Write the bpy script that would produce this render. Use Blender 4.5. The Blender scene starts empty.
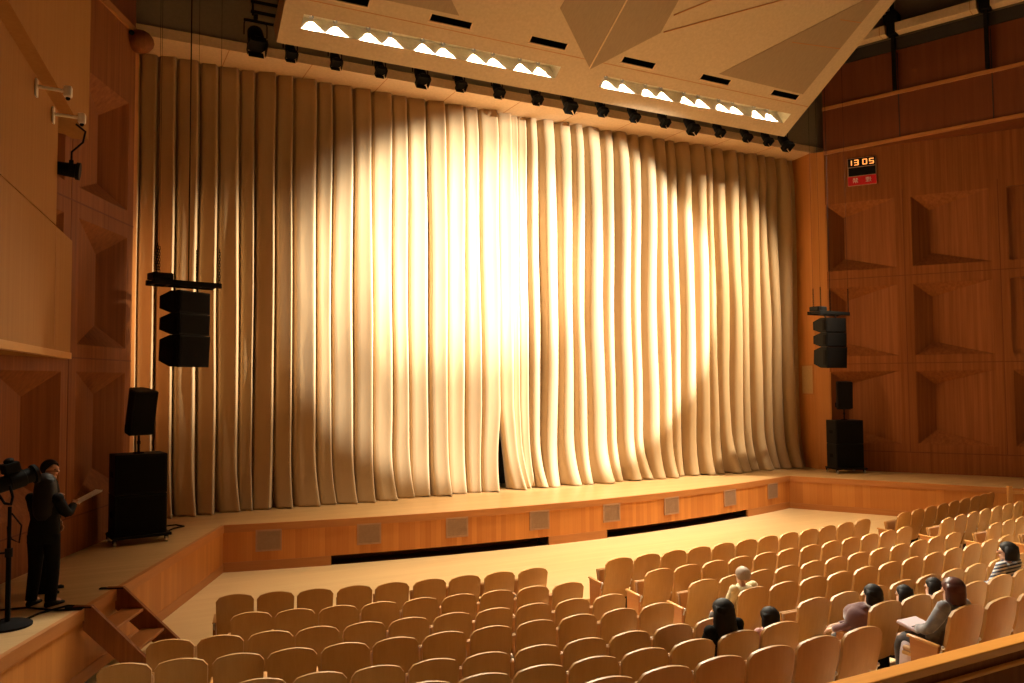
import bpy, bmesh, math, random
from mathutils import Vector, Matrix, Quaternion, noise

random.seed(7)
PI = math.pi
R = math.radians
sc = bpy.context.scene
COL = sc.collection

# ------------------------------------------------------------------ camera, exposure, world, lights
HS = 0.92            # stage height above the flat floor
cam_d = bpy.data.cameras.new('camera')
cam = bpy.data.objects.new('camera', cam_d)
COL.objects.link(cam)
cam.location = (0, 0, 3.72)
cam_d.sensor_width = 36.0
cam_d.lens = 805 / 1024 * 36
cam_d.clip_start, cam_d.clip_end = 0.05, 200
YAW, PITCH, ROLL = 27.90, 2.83, -0.45
cam.rotation_euler = (Matrix.Rotation(R(-YAW), 3, 'Z') @ Matrix.Rotation(R(90 + PITCH), 3, 'X') @ Matrix.Rotation(R(ROLL), 3, 'Z')).to_euler()
sc.camera = cam

sc.view_settings.view_transform = 'Standard'
sc.view_settings.look = 'None'
sc.view_settings.gamma = 1.0
sc.view_settings.use_curve_mapping = False
sc.view_settings.exposure = 0.0

world = bpy.data.worlds.new('hall_ambient')
sc.world = world
world.use_nodes = True
bg = world.node_tree.nodes['Background']
bg.inputs[0].default_value = (1.0, 0.52, 0.22, 1)
bg.inputs[1].default_value = 0.05


def spot(name, loc, target, power, angle, blend, color, radius=0.05):
    d = bpy.data.lights.new(name, 'SPOT')
    d.energy = power
    d.spot_size = R(angle)
    d.spot_blend = blend
    d.color = color
    d.shadow_soft_size = radius
    o = bpy.data.objects.new(name, d)
    COL.objects.link(o)
    o.location = loc
    o.rotation_euler = (Vector(target) - Vector(loc)).to_track_quat('-Z', 'Y').to_euler()
    return o


WARM = (1.0, 0.62, 0.30)
FOLLOW = (1.0, 0.93, 0.80)
SIDE = (1.0, 0.80, 0.54)
# the follow spot from the right hand side of the hall, painting the big disc on the curtain
spot('follow_spot_beam', (25.5, -1.0, 8.1), (11.25, 18.85, 5.9), 100000, 24.6, 0.22, FOLLOW, 0.08)
spot('follow_spot_core', (25.5, -1.0, 8.1), (8.6, 18.85, 7.0), 250000, 15.5, 1.0, FOLLOW, 0.08)
# unseen side lights added on the right, without fixtures, raking the whole curtain
for lx, ly, lz, tx, pw, an, bl in ((24.6, 10.9, 9.0, 4.0, 62000, 14.5, 0.9), (24.6, 10.9, 9.0, 8.5, 16000, 26, 1.0), (20.9, 13.2, 12.3, 15.0, 19000, 54, 0.9)):
    spot('side_light', (lx, ly, lz), (tx, 18.85, 5.6 if lz < 10 else 4.4), pw, an, bl, SIDE, 0.12)
# added fill spots without fixtures under the canopy, brightening flat floor and stage edge
for hx, hp in ((6.6, 3000), (10.4, 4200), (14.8, 3400)):
    spot('canopy_light', (hx, 9.6, 13.6), (hx, 14.8, 0), 700, 46, 0.9, WARM, 0.2)
    spot('trough_flood', (hx, 14.9, 11.2), (hx, 13.2, 0), hp, 74, 0.9, (1.0, 0.74, 0.42), 0.1)  # added flood, strengthening what the trough lamps throw on the floor
# unseen fill spots added above the audience to light seat backs, brighter towards right
for hx, pw in ((2.5, 40), (8.0, 100), (13.5, 360), (19.0, 560)):
    for hy in (1.0, 7.5):
        spot('house_light', (hx, hy, 14.6), (hx, hy + 0.5, 0), pw, 110, 0.8, WARM, 0.25)


# ------------------------------------------------------------------ materials
def new_mat(name):
    m = bpy.data.materials.new(name)
    m.use_nodes = True
    nt = m.node_tree
    return m, nt, nt.nodes['Principled BSDF']


def plain(name, col, rough=0.6, metal=0.0, emit=None, power=0.0, bump=0.0, spec=0.5):
    m, nt, b = new_mat(name)
    b.inputs['Base Color'].default_value = (*col, 1)
    b.inputs['Roughness'].default_value = rough
    b.inputs['Metallic'].default_value = metal
    b.inputs['Specular IOR Level'].default_value = spec
    if emit:
        b.inputs['Emission Color'].default_value = (*emit, 1)
        b.inputs['Emission Strength'].default_value = power
    # a little procedural unevenness so nothing is perfectly flat
    n = nt.nodes.new('ShaderNodeTexNoise'); n.inputs['Scale'].default_value = 14
    tc = nt.nodes.new('ShaderNodeTexCoord')
    nt.links.new(tc.outputs['Object'], n.inputs['Vector'])
    mx = nt.nodes.new('ShaderNodeMix'); mx.data_type = 'RGBA'; mx.blend_type = 'MULTIPLY'
    mx.inputs['Factor'].default_value = 0.25
    mx.inputs[6].default_value = (*col, 1)
    nt.links.new(n.outputs['Fac'], mx.inputs[7])
    sca = nt.nodes.new('ShaderNodeMix'); sca.data_type = 'RGBA'; sca.blend_type = 'MULTIPLY'
    sca.inputs['Factor'].default_value = 1.0
    nt.links.new(mx.outputs[2], sca.inputs[6]); sca.inputs[7].default_value = (1.14, 1.14, 1.14, 1)
    nt.links.new(sca.outputs[2], b.inputs['Base Color'])
    if bump:
        bp = nt.nodes.new('ShaderNodeBump'); bp.inputs['Strength'].default_value = bump
        n2 = nt.nodes.new('ShaderNodeTexNoise'); n2.inputs['Scale'].default_value = 60
        nt.links.new(tc.outputs['Object'], n2.inputs['Vector'])
        nt.links.new(n2.outputs['Fac'], bp.inputs['Height'])
        nt.links.new(bp.outputs['Normal'], b.inputs['Normal'])
    return m


def wood(name, light, dark, scale=(16, 16, 0.5), rough=0.42, plank=None, plank_mix=0.5, spec=0.4, grain=0.6):
    """Veneer: fine streaks along the axis with the small scale; plank = (dir, width) adds boards of slightly different tone."""
    m, nt, b = new_mat(name)
    L = nt.links.new
    tc = nt.nodes.new('ShaderNodeTexCoord')
    mp = nt.nodes.new('ShaderNodeMapping')
    mp.inputs['Scale'].default_value = scale
    L(tc.outputs['Object'], mp.inputs['Vector'])
    n = nt.nodes.new('ShaderNodeTexNoise')
    n.inputs['Scale'].default_value = 1.0
    n.inputs['Detail'].default_value = 4.0
    n.inputs['Roughness'].default_value = 0.65
    L(mp.outputs['Vector'], n.inputs['Vector'])
    rmp = nt.nodes.new('ShaderNodeMapRange')
    rmp.inputs['From Min'].default_value = 0.3; rmp.inputs['From Max'].default_value = 0.7
    L(n.outputs['Fac'], rmp.inputs['Value'])
    mix = nt.nodes.new('ShaderNodeMix'); mix.data_type = 'RGBA'
    mix.inputs[6].default_value = (*dark, 1); mix.inputs[7].default_value = (*light, 1)
    if plank:
        d, w = plank
        dt = nt.nodes.new('ShaderNodeVectorMath'); dt.operation = 'DOT_PRODUCT'
        dt.inputs[1].default_value = (d[0] / w, d[1] / w, d[2] / w)
        L(tc.outputs['Object'], dt.inputs[0])
        fl = nt.nodes.new('ShaderNodeMath'); fl.operation = 'FLOOR'
        L(dt.outputs['Value'], fl.inputs[0])
        wn = nt.nodes.new('ShaderNodeTexWhiteNoise'); wn.noise_dimensions = '1D'
        L(fl.outputs[0], wn.inputs['W'])
        fr = nt.nodes.new('ShaderNodeMath'); fr.operation = 'FRACT'
        L(dt.outputs['Value'], fr.inputs[0])
        gap = nt.nodes.new('ShaderNodeMath'); gap.operation = 'LESS_THAN'; gap.inputs[1].default_value = 0.04
        L(fr.outputs[0], gap.inputs[0])
        a = nt.nodes.new('ShaderNodeMix'); a.data_type = 'FLOAT'
        a.inputs[0].default_value = plank_mix
        L(rmp.outputs[0], a.inputs[2]); L(wn.outputs['Value'], a.inputs[3])
        s = nt.nodes.new('ShaderNodeMath'); s.operation = 'SUBTRACT'
        g2 = nt.nodes.new('ShaderNodeMath'); g2.operation = 'MULTIPLY'; g2.inputs[1].default_value = 0.55
        L(gap.outputs[0], g2.inputs[0])
        L(a.outputs[0], s.inputs[0]); L(g2.outputs[0], s.inputs[1]); s.use_clamp = True
        L(s.outputs[0], mix.inputs[0])
    else:
        g = nt.nodes.new('ShaderNodeMath'); g.operation = 'MULTIPLY_ADD'
        g.inputs[1].default_value = grain; g.inputs[2].default_value = (1 - grain) / 2
        L(rmp.outputs[0], g.inputs[0]); L(g.outputs[0], mix.inputs[0])
    L(mix.outputs[2], b.inputs['Base Color'])
    b.inputs['Roughness'].default_value = rough
    b.inputs['Specular IOR Level'].default_value = spec
    return m


def cloth(name, c1, c2, scale=(60, 60, 60), sheen=0.4, rough=0.8, bump=0.15):
    m, nt, b = new_mat(name)
    L = nt.links.new
    tc = nt.nodes.new('ShaderNodeTexCoord')
    mp = nt.nodes.new('ShaderNodeMapping'); mp.inputs['Scale'].default_value = scale
    L(tc.outputs['Object'], mp.inputs['Vector'])
    n = nt.nodes.new('ShaderNodeTexNoise'); n.inputs['Scale'].default_value = 1; n.inputs['Detail'].default_value = 3
    L(mp.outputs['Vector'], n.inputs['Vector'])
    mix = nt.nodes.new('ShaderNodeMix'); mix.data_type = 'RGBA'
    mix.inputs[6].default_value = (*c1, 1); mix.inputs[7].default_value = (*c2, 1)
    L(n.outputs['Fac'], mix.inputs[0]); L(mix.outputs[2], b.inputs['Base Color'])
    b.inputs['Roughness'].default_value = rough
    b.inputs['Sheen Weight'].default_value = sheen
    b.inputs['Sheen Roughness'].default_value = 0.4
    if bump:
        bp = nt.nodes.new('ShaderNodeBump'); bp.inputs['Strength'].default_value = bump; bp.inputs['Distance'].default_value = 0.01
        L(n.outputs['Fac'], bp.inputs['Height']); L(bp.outputs['Normal'], b.inputs['Normal'])
    return m


def stripes(name, cols, axis, width):
    m, nt, b = new_mat(name)
    L = nt.links.new
    tc = nt.nodes.new('ShaderNodeTexCoord')
    dt = nt.nodes.new('ShaderNodeVectorMath'); dt.operation = 'DOT_PRODUCT'
    dt.inputs[1].default_value = tuple(a / width for a in axis)
    L(tc.outputs['Object'], dt.inputs[0])
    fr = nt.nodes.new('ShaderNodeMath'); fr.operation = 'FRACT'
    L(dt.outputs['Value'], fr.inputs[0])
    cr = nt.nodes.new('ShaderNodeValToRGB'); cr.color_ramp.interpolation = 'CONSTANT'
    el = cr.color_ramp.elements
    el[0].position = 0; el[0].color = (*cols[0], 1)
    el[1].position = 1 / len(cols); el[1].color = (*cols[1], 1)
    for i, c in enumerate(cols[2:], 2):
        e = el.new(i / len(cols)); e.color = (*c, 1)
    L(fr.outputs[0], cr.inputs['Fac']); L(cr.outputs['Color'], b.inputs['Base Color'])
    b.inputs['Roughness'].default_value = 0.85
    return m


M = {}
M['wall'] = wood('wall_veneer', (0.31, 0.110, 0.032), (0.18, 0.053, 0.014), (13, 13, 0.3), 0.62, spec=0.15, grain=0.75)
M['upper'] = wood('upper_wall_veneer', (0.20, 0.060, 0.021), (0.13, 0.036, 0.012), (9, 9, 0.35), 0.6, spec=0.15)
M['gallery'] = wood('gallery_veneer', (0.40, 0.195, 0.062), (0.32, 0.145, 0.042), (14, 14, 0.3), 0.7, spec=0.1)
M['trim'] = wood('trim_wood', (0.50, 0.21, 0.065), (0.38, 0.145, 0.042), (1.5, 1.5, 18), 0.4)
M['front'] = wood('stage_front_boards', (0.64, 0.265, 0.062), (0.47, 0.160, 0.034), (20, 20, 0.6), 0.42, ((1, 0, 0), 0.115), 0.75)
M['wingfront'] = wood('wing_front_boards', (0.56, 0.235, 0.058), (0.43, 0.155, 0.034), (20, 20, 0.6), 0.42, ((0.42, 0.9, 0), 0.115), 0.7)
M['stage'] = wood('stage_boards', (0.58, 0.39, 0.19), (0.44, 0.27, 0.12), (1.2, 14, 1), 0.38, ((0, 1, 0), 0.12), 0.45)
M['floor'] = wood('maple_floor', (0.78, 0.61, 0.37), (0.69, 0.51, 0.29), (0.8, 12, 1), 0.35, ((0, 1, 0), 0.14), 0.4)
M['seatwood'] = wood('seat_plywood', (0.50, 0.27, 0.082), (0.41, 0.205, 0.056), (26, 26, 1.2), 0.42, spec=0.45)
M['armwood'] = wood('arm_wood', (0.58, 0.29, 0.085), (0.47, 0.22, 0.06), (20, 2, 20), 0.35)
M['railwood'] = wood('rail_wood', (0.82, 0.36, 0.070), (0.68, 0.27, 0.045), (1.2, 22, 22), 0.35)
M['seatfab'] = cloth('seat_fabric', (0.38, 0.19, 0.06), (0.31, 0.15, 0.045))
M['cream'] = plain('cream_plaster', (0.66, 0.47, 0.28), 0.75)
M['canopy'] = plain('canopy_plaster', (0.53, 0.40, 0.255), 0.85)
M['perf'] = wood('perforated_panel', (0.35, 0.25, 0.155), (0.28, 0.20, 0.12), (30, 6, 6), 0.8)
M['trough'] = plain('trough_white', (0.85, 0.80, 0.66), 0.7)
M['concrete'] = plain('dark_concrete', (0.25, 0.20, 0.14), 0.9, bump=0.3)
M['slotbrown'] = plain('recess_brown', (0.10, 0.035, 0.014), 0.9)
M['darkvoid'] = plain('dark_void', (0.03, 0.025, 0.02), 0.9)
M['black'] = plain('black_paint', (0.006, 0.0055, 0.005), 0.65, spec=0.15)
M['matte'] = plain('matte_black', (0.007, 0.006, 0.006), 0.9, spec=0.1)
M['grille'] = plain('grille_mesh', (0.34, 0.22, 0.15), 0.7, bump=0.6)
M['grilleframe'] = plain('grille_frame', (0.40, 0.235, 0.15), 0.55)
M['beigegrille'] = plain('beige_grille', (0.50, 0.33, 0.15), 0.7, bump=0.5)
M['steel'] = plain('steel', (0.62, 0.60, 0.58), 0.3, 0.9)
M['white'] = plain('white_plastic', (0.78, 0.72, 0.62), 0.5)
M['paper'] = plain('white_paper', (0.85, 0.82, 0.80), 0.8)
M['red'] = plain('red_panel', (0.55, 0.010, 0.022), 0.5)
M['digit'] = plain('lit_digit', (1, 0.5, 0.15), 0.5, emit=(1.0, 0.36, 0.08), power=1.3)
M['lamp'] = plain('lamp_glow', (1, 0.9, 0.7), 0.5, emit=(1.0, 0.82, 0.55), power=0.8)
M['curtain'] = cloth('gold_curtain_cloth', (0.48, 0.335, 0.180), (0.42, 0.285, 0.148), (90, 90, 3), 0.25, 0.6, 0.06)
M['skin'] = plain('skin', (0.62, 0.36, 0.24), 0.55)
M['hairblack'] = wood('black_hair', (0.016, 0.012, 0.010), (0.008, 0.006, 0.005), (60, 60, 6), 0.6, spec=0.2)
M['hairbrown'] = wood('brown_hair', (0.11, 0.032, 0.02), (0.06, 0.016, 0.012), (60, 60, 6), 0.4)
M['hairgrey'] = wood('grey_hair', (0.40, 0.31, 0.24), (0.27, 0.20, 0.15), (60, 60, 6), 0.6)
M['suit'] = cloth('black_suit_cloth', (0.006, 0.006, 0.006), (0.009, 0.008, 0.008), sheen=0.0)
M['suit'].node_tree.nodes['Principled BSDF'].inputs['Specular IOR Level'].default_value = 0.1
M['eye'] = plain('eye_dark', (0.02, 0.015, 0.012), 0.3)
M['lip'] = plain('lips', (0.45, 0.16, 0.13), 0.5)


# ------------------------------------------------------------------ mesh helpers
def box(bm, lo, hi, mat=None):
    x0, y0, z0 = lo; x1, y1, z1 = hi
    v = [Vector(p) for p in ((x0, y0, z0), (x1, y0, z0), (x1, y1, z0), (x0, y1, z0), (x0, y0, z1), (x1, y0, z1), (x1, y1, z1), (x0, y1, z1))]
    if mat is not None:
        v = [mat @ p for p in v]
    v = [bm.verts.new(p) for p in v]
    for f in ((3, 2, 1, 0), (4, 5, 6, 7), (0, 1, 5, 4), (1, 2, 6, 5), (2, 3, 7, 6), (3, 0, 4, 7)):
        bm.faces.new([v[i] for i in f])
    return v


def bbox_bev(bm, lo, hi, r=0.01, mat=None, seg=2):
    t = bmesh.new()
    box(t, lo, hi)
    bmesh.ops.bevel(t, geom=list(t.edges), offset=r, segments=seg, affect='EDGES', profile=0.5)
    merge(bm, t, mat)


def merge(bm, t, mat=None):
    if mat is not None:
        bmesh.ops.transform(t, matrix=mat, verts=t.verts)
    t.verts.index_update()
    vs = [bm.verts.new(v.co) for v in t.verts]
    for f in t.faces:
        bm.faces.new([vs[v.index] for v in f.verts])
    t.free()


def loft(bm, rings, cap=True, closed=True):
    """rings: lists of points with the same count."""
    vr = [[bm.verts.new(p) for p in r] for r in rings]
    n = len(vr[0])
    for a, b in zip(vr, vr[1:]):
        for i in range(n if closed else n - 1):
            j = (i + 1) % n
            bm.faces.new((a[i], a[j], b[j], b[i]))
    if cap and closed:
        bm.faces.new(list(reversed(vr[0])))
        bm.faces.new(vr[-1])
    return vr


def ellipse(c, u, v, n=12, p=1.0):
    c, u, v = Vector(c), Vector(u), Vector(v)
    out = []
    for i in range(n):
        a = 2 * PI * i / n
        ca, sa = math.cos(a), math.sin(a)
        if p != 1.0:
            ca = math.copysign(abs(ca) ** p, ca); sa = math.copysign(abs(sa) ** p, sa)
        out.append(c + u * ca + v * sa)
    return out


def tube(bm, pts, rad, n=8, cap=True):
    pts = [Vector(p) for p in pts]
    if not isinstance(rad, (list, tuple)):
        rad = [rad] * len(pts)
    t0 = (pts[1] - pts[0]).normalized()
    u = t0.orthogonal().normalized()
    rings = []
    for i, p in enumerate(pts):
        t = (pts[min(i + 1, len(pts) - 1)] - pts[max(i - 1, 0)]).normalized()
        u = (u - t * u.dot(t))
        u = u.normalized() if u.length > 1e-6 else t.orthogonal().normalized()
        v = t.cross(u)
        rings.append(ellipse(p, u * rad[i], v * rad[i], n))
    loft(bm, rings, cap)


def sphere(bm, c, r, mat=None, u=12, v=8):
    t = bmesh.new()
    bmesh.ops.create_uvsphere(t, u_segments=u, v_segments=v, radius=1.0)
    if not isinstance(r, (tuple, list)):
        r = (r, r, r)
    mt = Matrix.Translation(c) @ Matrix.Diagonal((*r, 1))
    if mat is not None:
        mt = mat @ mt
    merge(bm, t, mt)


def to_mesh(bm, name, mats, smooth=False, angle=None):
    bmesh.ops.recalc_face_normals(bm, faces=bm.faces)
    me = bpy.data.meshes.new(name)
    bm.to_mesh(me); bm.free()
    for m in (mats if isinstance(mats, (list, tuple)) else [mats]):
        me.materials.append(m)
    if smooth:
        me.polygons.foreach_set('use_smooth', [True] * len(me.polygons))
        if angle:
            me.set_sharp_from_angle(angle=R(angle))
    return me


def link(name, me, parent=None, label=None, cat=None, group=None, kind=None, loc=None, rz=None):
    o = bpy.data.objects.new(name, me)
    COL.objects.link(o)
    if parent:
        o.parent = parent
    if label: o['label'] = label
    if cat: o['category'] = cat
    if group: o['group'] = group
    if kind: o['kind'] = kind
    if loc is not None: o.location = loc
    if rz is not None: o.rotation_euler = (0, 0, rz)
    return o


def obj(name, bm, mat, parent=None, smooth=False, angle=None, **k):
    return link(name, to_mesh(bm, name, mat, smooth, angle), parent, **k)


def struct(name, bm, mat, **k):
    return obj(name, bm, mat, kind='structure', **k)


def thing(name, label, cat, loc=(0, 0, 0), rz=0, group=None):
    return link(name, None, None, label, cat, group, None, loc, rz)


# ------------------------------------------------------------------ plan of the hall (metres; x to stage right of the picture, y into the stage)
LIP_L, LIP_R = Vector((2.45, 16.88)), Vector((18.03, 17.0))
WING_L, WING_R = Vector((-1.45, 8.35)), Vector((22.5, 9.10))
CURT_Y = 18.85
SOFFIT_Z = 10.87


def lip(n=40):
    """The stage edge: an arc bulging about a metre towards the seats."""
    out = []
    for i in range(n + 1):
        t = i / n
        p = LIP_L.lerp(LIP_R, t)
        out.append(Vector((p.x, p.y - 0.98 * (1 - (2 * t - 1) ** 2))))
    return out


def lip_y(x):
    t = (x - LIP_L.x) / (LIP_R.x - LIP_L.x)
    return LIP_L.y + (LIP_R.y - LIP_L.y) * t - 0.98 * (1 - (2 * t - 1) ** 2)


# walls: foot of each wall at the proscenium, direction towards the back of the hall, inward normal
WR0, AZR = Vector((20.42, 17.5, 0)), R(56)
DR = Vector((math.cos(AZR), -math.sin(AZR), 0)); NR = Vector((-math.sin(AZR), -math.cos(AZR), 0))
WL0, AZL = Vector((0.77, 17.29, 0)), R(64.5)
DL = Vector((-math.cos(AZL), -math.sin(AZL), 0)); NL = Vector((math.sin(AZL), -math.cos(AZL), 0))


def quad(bm, pts, mi=0):
    f = bm.faces.new([bm.verts.new(p) for p in pts])
    f.material_index = mi
    return f


def coffered_wall(name, P0, d, n, cols, rows, depth, z0, z1, smax, flat=(), dsp=0.48):
    bm = bmesh.new()
    S = sorted({-0.0, smax, *[c for a in cols for c in a]})
    Z = sorted({z0, z1, *[c for a in rows for c in a]})

    def P(s, z, k=0.0):
        return P0 + d * s - n * k + Vector((0, 0, z))
    for a, b in zip(S, S[1:]):
        for c, e in zip(Z, Z[1:]):
            isrec = (a, b) in cols and (c, e) in rows
            if not isrec:
                quad(bm, [P(a, c), P(b, c), P(b, e), P(a, e)])
            elif (cols.index((a, b)), rows.index((c, e))) in flat:
                k = 0.10
                quad(bm, [P(a, c, k), P(b, c, k), P(b, e, k), P(a, e, k)])
                quad(bm, [P(a, c), P(a, c, k), P(a, e, k), P(a, e)])
                quad(bm, [P(b, c), P(b, c, k), P(b, e, k), P(b, e)])
                quad(bm, [P(a, c), P(a, c, k), P(b, c, k), P(b, c)])
                quad(bm, [P(a, e), P(a, e, k), P(b, e, k), P(b, e)])
            else:
                A, B, C, D = P(a, c), P(b, c), P(b, e), P(a, e)
                E_, F_ = P(a + dsp, c + 0.42, depth), P(a + dsp, e - 0.40, depth)
                quad(bm, [A, E_, F_, D]); quad(bm, [E_, B, C, F_])
                quad(bm, [D, F_, C]); quad(bm, [A, B, E_])
    # joints between the panels: thin beads standing a few millimetres proud
    joints = bmesh.new()
    js = [(cols[i][1] + cols[i + 1][0]) / 2 for i in range(len(cols) - 1)]
    jz = [rows[0][0] - 0.24] + [(rows[i][1] + rows[i + 1][0]) / 2 for i in range(len(rows) - 1)]
    fr = Matrix((d, n, Vector((0, 0, 1)))).transposed().to_4x4()
    fr.translation = P0
    for s in js:
        box(joints, (s - 0.012, -0.01, jz[0]), (s + 0.012, 0.006, rows[-1][1] + 0.24), fr)
    for z in jz:
        box(joints, (0, -0.01, z - 0.012), (smax, 0.006, z + 0.012), fr)
    w = struct(name, bm, M['wall'])
    j = obj('panel_joint', joints, M['upper'], w)
    return w


rows3 = [(1.77, 3.94), (4.40, 6.54), (7.06, 9.17)]
coffered_wall('wall_right', WR0, DR, NR, [(0.0, 1.97), (2.40, 4.42), (4.86, 6.86), (7.3, 9.3)], rows3, 0.45, 0, 10.8, 15,
              flat=((2, 1), (2, 2)))
coffered_wall('wall_left', WL0, DL, NL, [(0.26, 2.14), (2.62, 4.5), (4.98, 6.86), (7.3, 9.2)], rows3, 0.36, 0, 10.8, 15)

# proscenium jambs
for nm, p, q, r_ in (('trim_1', Vector((20.44, 17.48, 0)), Vector((20.20, 17.85, 0)), Vector((20.52, 19.4, 0))),
                     ('trim_2', Vector((0.74, 17.31, 0)), Vector((0.86, 17.85, 0)), Vector((0.62, 19.4, 0)))):
    bm = bmesh.new()
    up = Vector((0, 0, SOFFIT_Z))
    for a, b in ((p, q), (q, r_)):
        quad(bm, [a, b, b + up, a + up])
    struct(nm, bm, M['trim'] if False else wood(nm + '_veneer', (0.56, 0.24, 0.07), (0.45, 0.175, 0.045), (13, 13, 0.4), 0.4))

# upper walls (lean in from the coffered walls) with two ledges, dark duct band above
AZU = R(69.5)
DU = Vector((math.cos(AZU), -math.sin(AZU), 0)); NU = Vector((-math.sin(AZU), -math.cos(AZU), 0))
up_r = Matrix((DU, NU, Vector((0, 0, 1)))).transposed().to_4x4(); up_r.translation = WR0
bm = bmesh.new(); box(bm, (0, -0.1, 10.80), (14, 0, 13.48), up_r)
quad(bm, [WR0 + Vector((0, 0, 10.79)), WR0 + DU * 14 + Vector((0, 0, 10.79)), WR0 + DR * 15 + Vector((0, 0, 10.79))])
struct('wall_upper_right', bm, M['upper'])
bm = bmesh.new()
for z in (10.80, 12.20):
    box(bm, (0, -0.02, z - 0.05), (14, 0.06, z + 0.05), up_r)
struct('trim_3', bm, M['trim'])
bm = bmesh.new()
for s in (2.25, 4.68, 7.1):
    box(bm, (s - 0.012, -0.01, 10.86), (s + 0.012, 0.012, 13.4), up_r)
struct('trim_4', bm, M['darkvoid'])
bm = bmesh.new(); box(bm, (-1, -1.5, 13.48), (14, -0.05, 17), up_r)
struct('wall_duct_right', bm, M['concrete'])
bm = bmesh.new(); box(bm, (0.0, -0.06, 13.50), (14, 0.0, 13.86), up_r)
struct('trim_5', bm, M['darkvoid'])
for a, b in ((0.2, 2.02), (2.3, 4.42), (4.75, 6.9)):
    bm = bmesh.new()
    bbox_bev(bm, (a, -0.02, 13.92), (b, 0.35, 14.20), 0.02, up_r)
    w = struct('trim_6', bm, M['cream'])
    bm = bmesh.new()
    box(bm, (b - 0.16, -0.025, 13.915), (b - 0.145, 0.355, 14.205), up_r)
    obj('panel_joint', bm, M['trim'], w)
for i, s in enumerate((2.18, 4.60)):
    t = thing('steel_hanger', ('thin dark vertical steel hanger post on the right upper wall nearer the ceiling canopy',
                               'thin dark vertical steel hanger post on the right upper wall nearer the picture edge')[i], 'post',
              WR0 + DU * s, 0, None)
    bm = bmesh.new(); f2 = Matrix((DU, NU, Vector((0, 0, 1)))).transposed().to_4x4()
    box(bm, (-0.05, 0.07, 12.26), (0.05, 0.17, 17), f2)
    obj('post', bm, M['matte'], t)
    bm = bmesh.new(); box(bm, (-0.13, 0.0, 13.9), (0.13, 0.30, 14.6), f2)
    box(bm, (-0.20, 0.0, 14.28), (0.20, 0.36, 14.5), f2)
    obj('clamp', bm, M['matte'], t)

bm = bmesh.new()
P = WL0
quad(bm, [P + Vector((0, 0, 10.8)), P + DL * 15 + Vector((0, 0, 10.8)), P + DL * 15 + Vector((0, 0, 17)), P + Vector((0, 0, 17))])
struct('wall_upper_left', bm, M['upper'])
fl = Matrix((DL, NL, Vector((0, 0, 1)))).transposed().to_4x4(); fl.translation = WL0
bm = bmesh.new(); box(bm, (0, -0.02, 10.6), (15, 0.06, 10.72), fl)
struct('trim_7', bm, M['trim'])

# side gallery on the left: a wedge standing out of the wall, parapet, cover panel and slab over it
AZG = R(81.5)
DG = Vector((-math.cos(AZG), -math.sin(AZG), 0)); NG = Vector((math.sin(AZG), -math.cos(AZG), 0))
G0 = Vector((-0.19, 15.27, 0))
gm = Matrix((DG, NG, Vector((0, 0, 1)))).transposed().to_4x4(); gm.translation = G0


def gwall(name, s0, s1, zb, zt, mat, th=0.10):
    bm = bmesh.new()
    pts = [(s0, zb[0]), (s1, zb[1]), (s1, zt[1]), (s0, zt[0])]
    front = [gm @ Vector((s, 0, z)) for s, z in pts]
    back = [gm @ Vector((s, -th, z)) for s, z in pts]
    loft(bm, [front, back])
    return struct(name, bm, mat)


gwall('wall_gallery_parapet', 0.28, 12, (4.22, 4.22), (6.08, 6.08), M['gallery'])
gwall('wall_gallery_cover', 1.6, 12, (6.10, 6.10), (7.86, 7.86), M['gallery'])
bm = bmesh.new(); box(bm, (0.26, -0.08, 4.14), (12, 0.02, 4.24), gm)
struct('trim_8', bm, M['armwood'])
bm = bmesh.new(); box(bm, (-0.0, -4.0, 4.15), (12, -0.06, 4.22), gm); struct('floor_gallery', bm, M['gallery'])
bm = bmesh.new()
box(bm, (1.59, -0.05, 4.3), (1.605, 0.004, 6.06), gm); struct('trim_9', bm, M['trim'])
# the slab above
bm = bmesh.new(); box(bm, (0.15, -0.42, 7.82), (12, 0.19, 13.5), gm)
struct('wall_gallery_slab', bm, M['gallery'])

# header over the opening and its soffit
bm = bmesh.new()
box(bm, (-3, 17.86, SOFFIT_Z + 0.02), (23.5, 18.2, 17))
struct('wall_header', bm, M['concrete'])
bm = bmesh.new()
box(bm, (0.6, 17.80, SOFFIT_Z), (20.9, 19.4, SOFFIT_Z + 0.22))
sf = struct('ceiling_soffit', bm, M['cream'])
for i in range(11):
    bm = bmesh.new(); x = 2.6 + i * 1.78
    box(bm, (x, 17.8, SOFFIT_Z - 0.004), (x + 0.02, 19.3, SOFFIT_Z + 0.01)); obj('panel_joint', bm, M['trim'], sf)
bm = bmesh.new(); box(bm, (-12, -22, 17), (36, 22, 17.3)); struct('ceiling', bm, M['darkvoid'])
bm = bmesh.new(); box(bm, (-3, 19.9, 0), (24, 20.2, 17)); struct('wall_back', bm, M['darkvoid'])

# ---------------------------------------------------------------- stage
L2 = lip()
bm = bmesh.new()
for p, q in zip(L2, L2[1:]):
    quad(bm, [(p.x, p.y, HS), (q.x, q.y, HS), (q.x, 19.9, HS), (p.x, 19.9, HS)])
for poly in ([WING_L, LIP_L, Vector((LIP_L.x, 19.9)), Vector((-3, 19.9)), Vector((-6.5, 8.0))],
             [LIP_R, WING_R, Vector((30, 8.0)), Vector((24, 19.9)), Vector((LIP_R.x, 19.9))]):
    quad(bm, [(p.x, p.y, HS) for p in poly])
bmesh.ops.remove_doubles(bm, verts=bm.verts, dist=0.001)
struct('floor_stage', bm, M['stage'])


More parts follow.
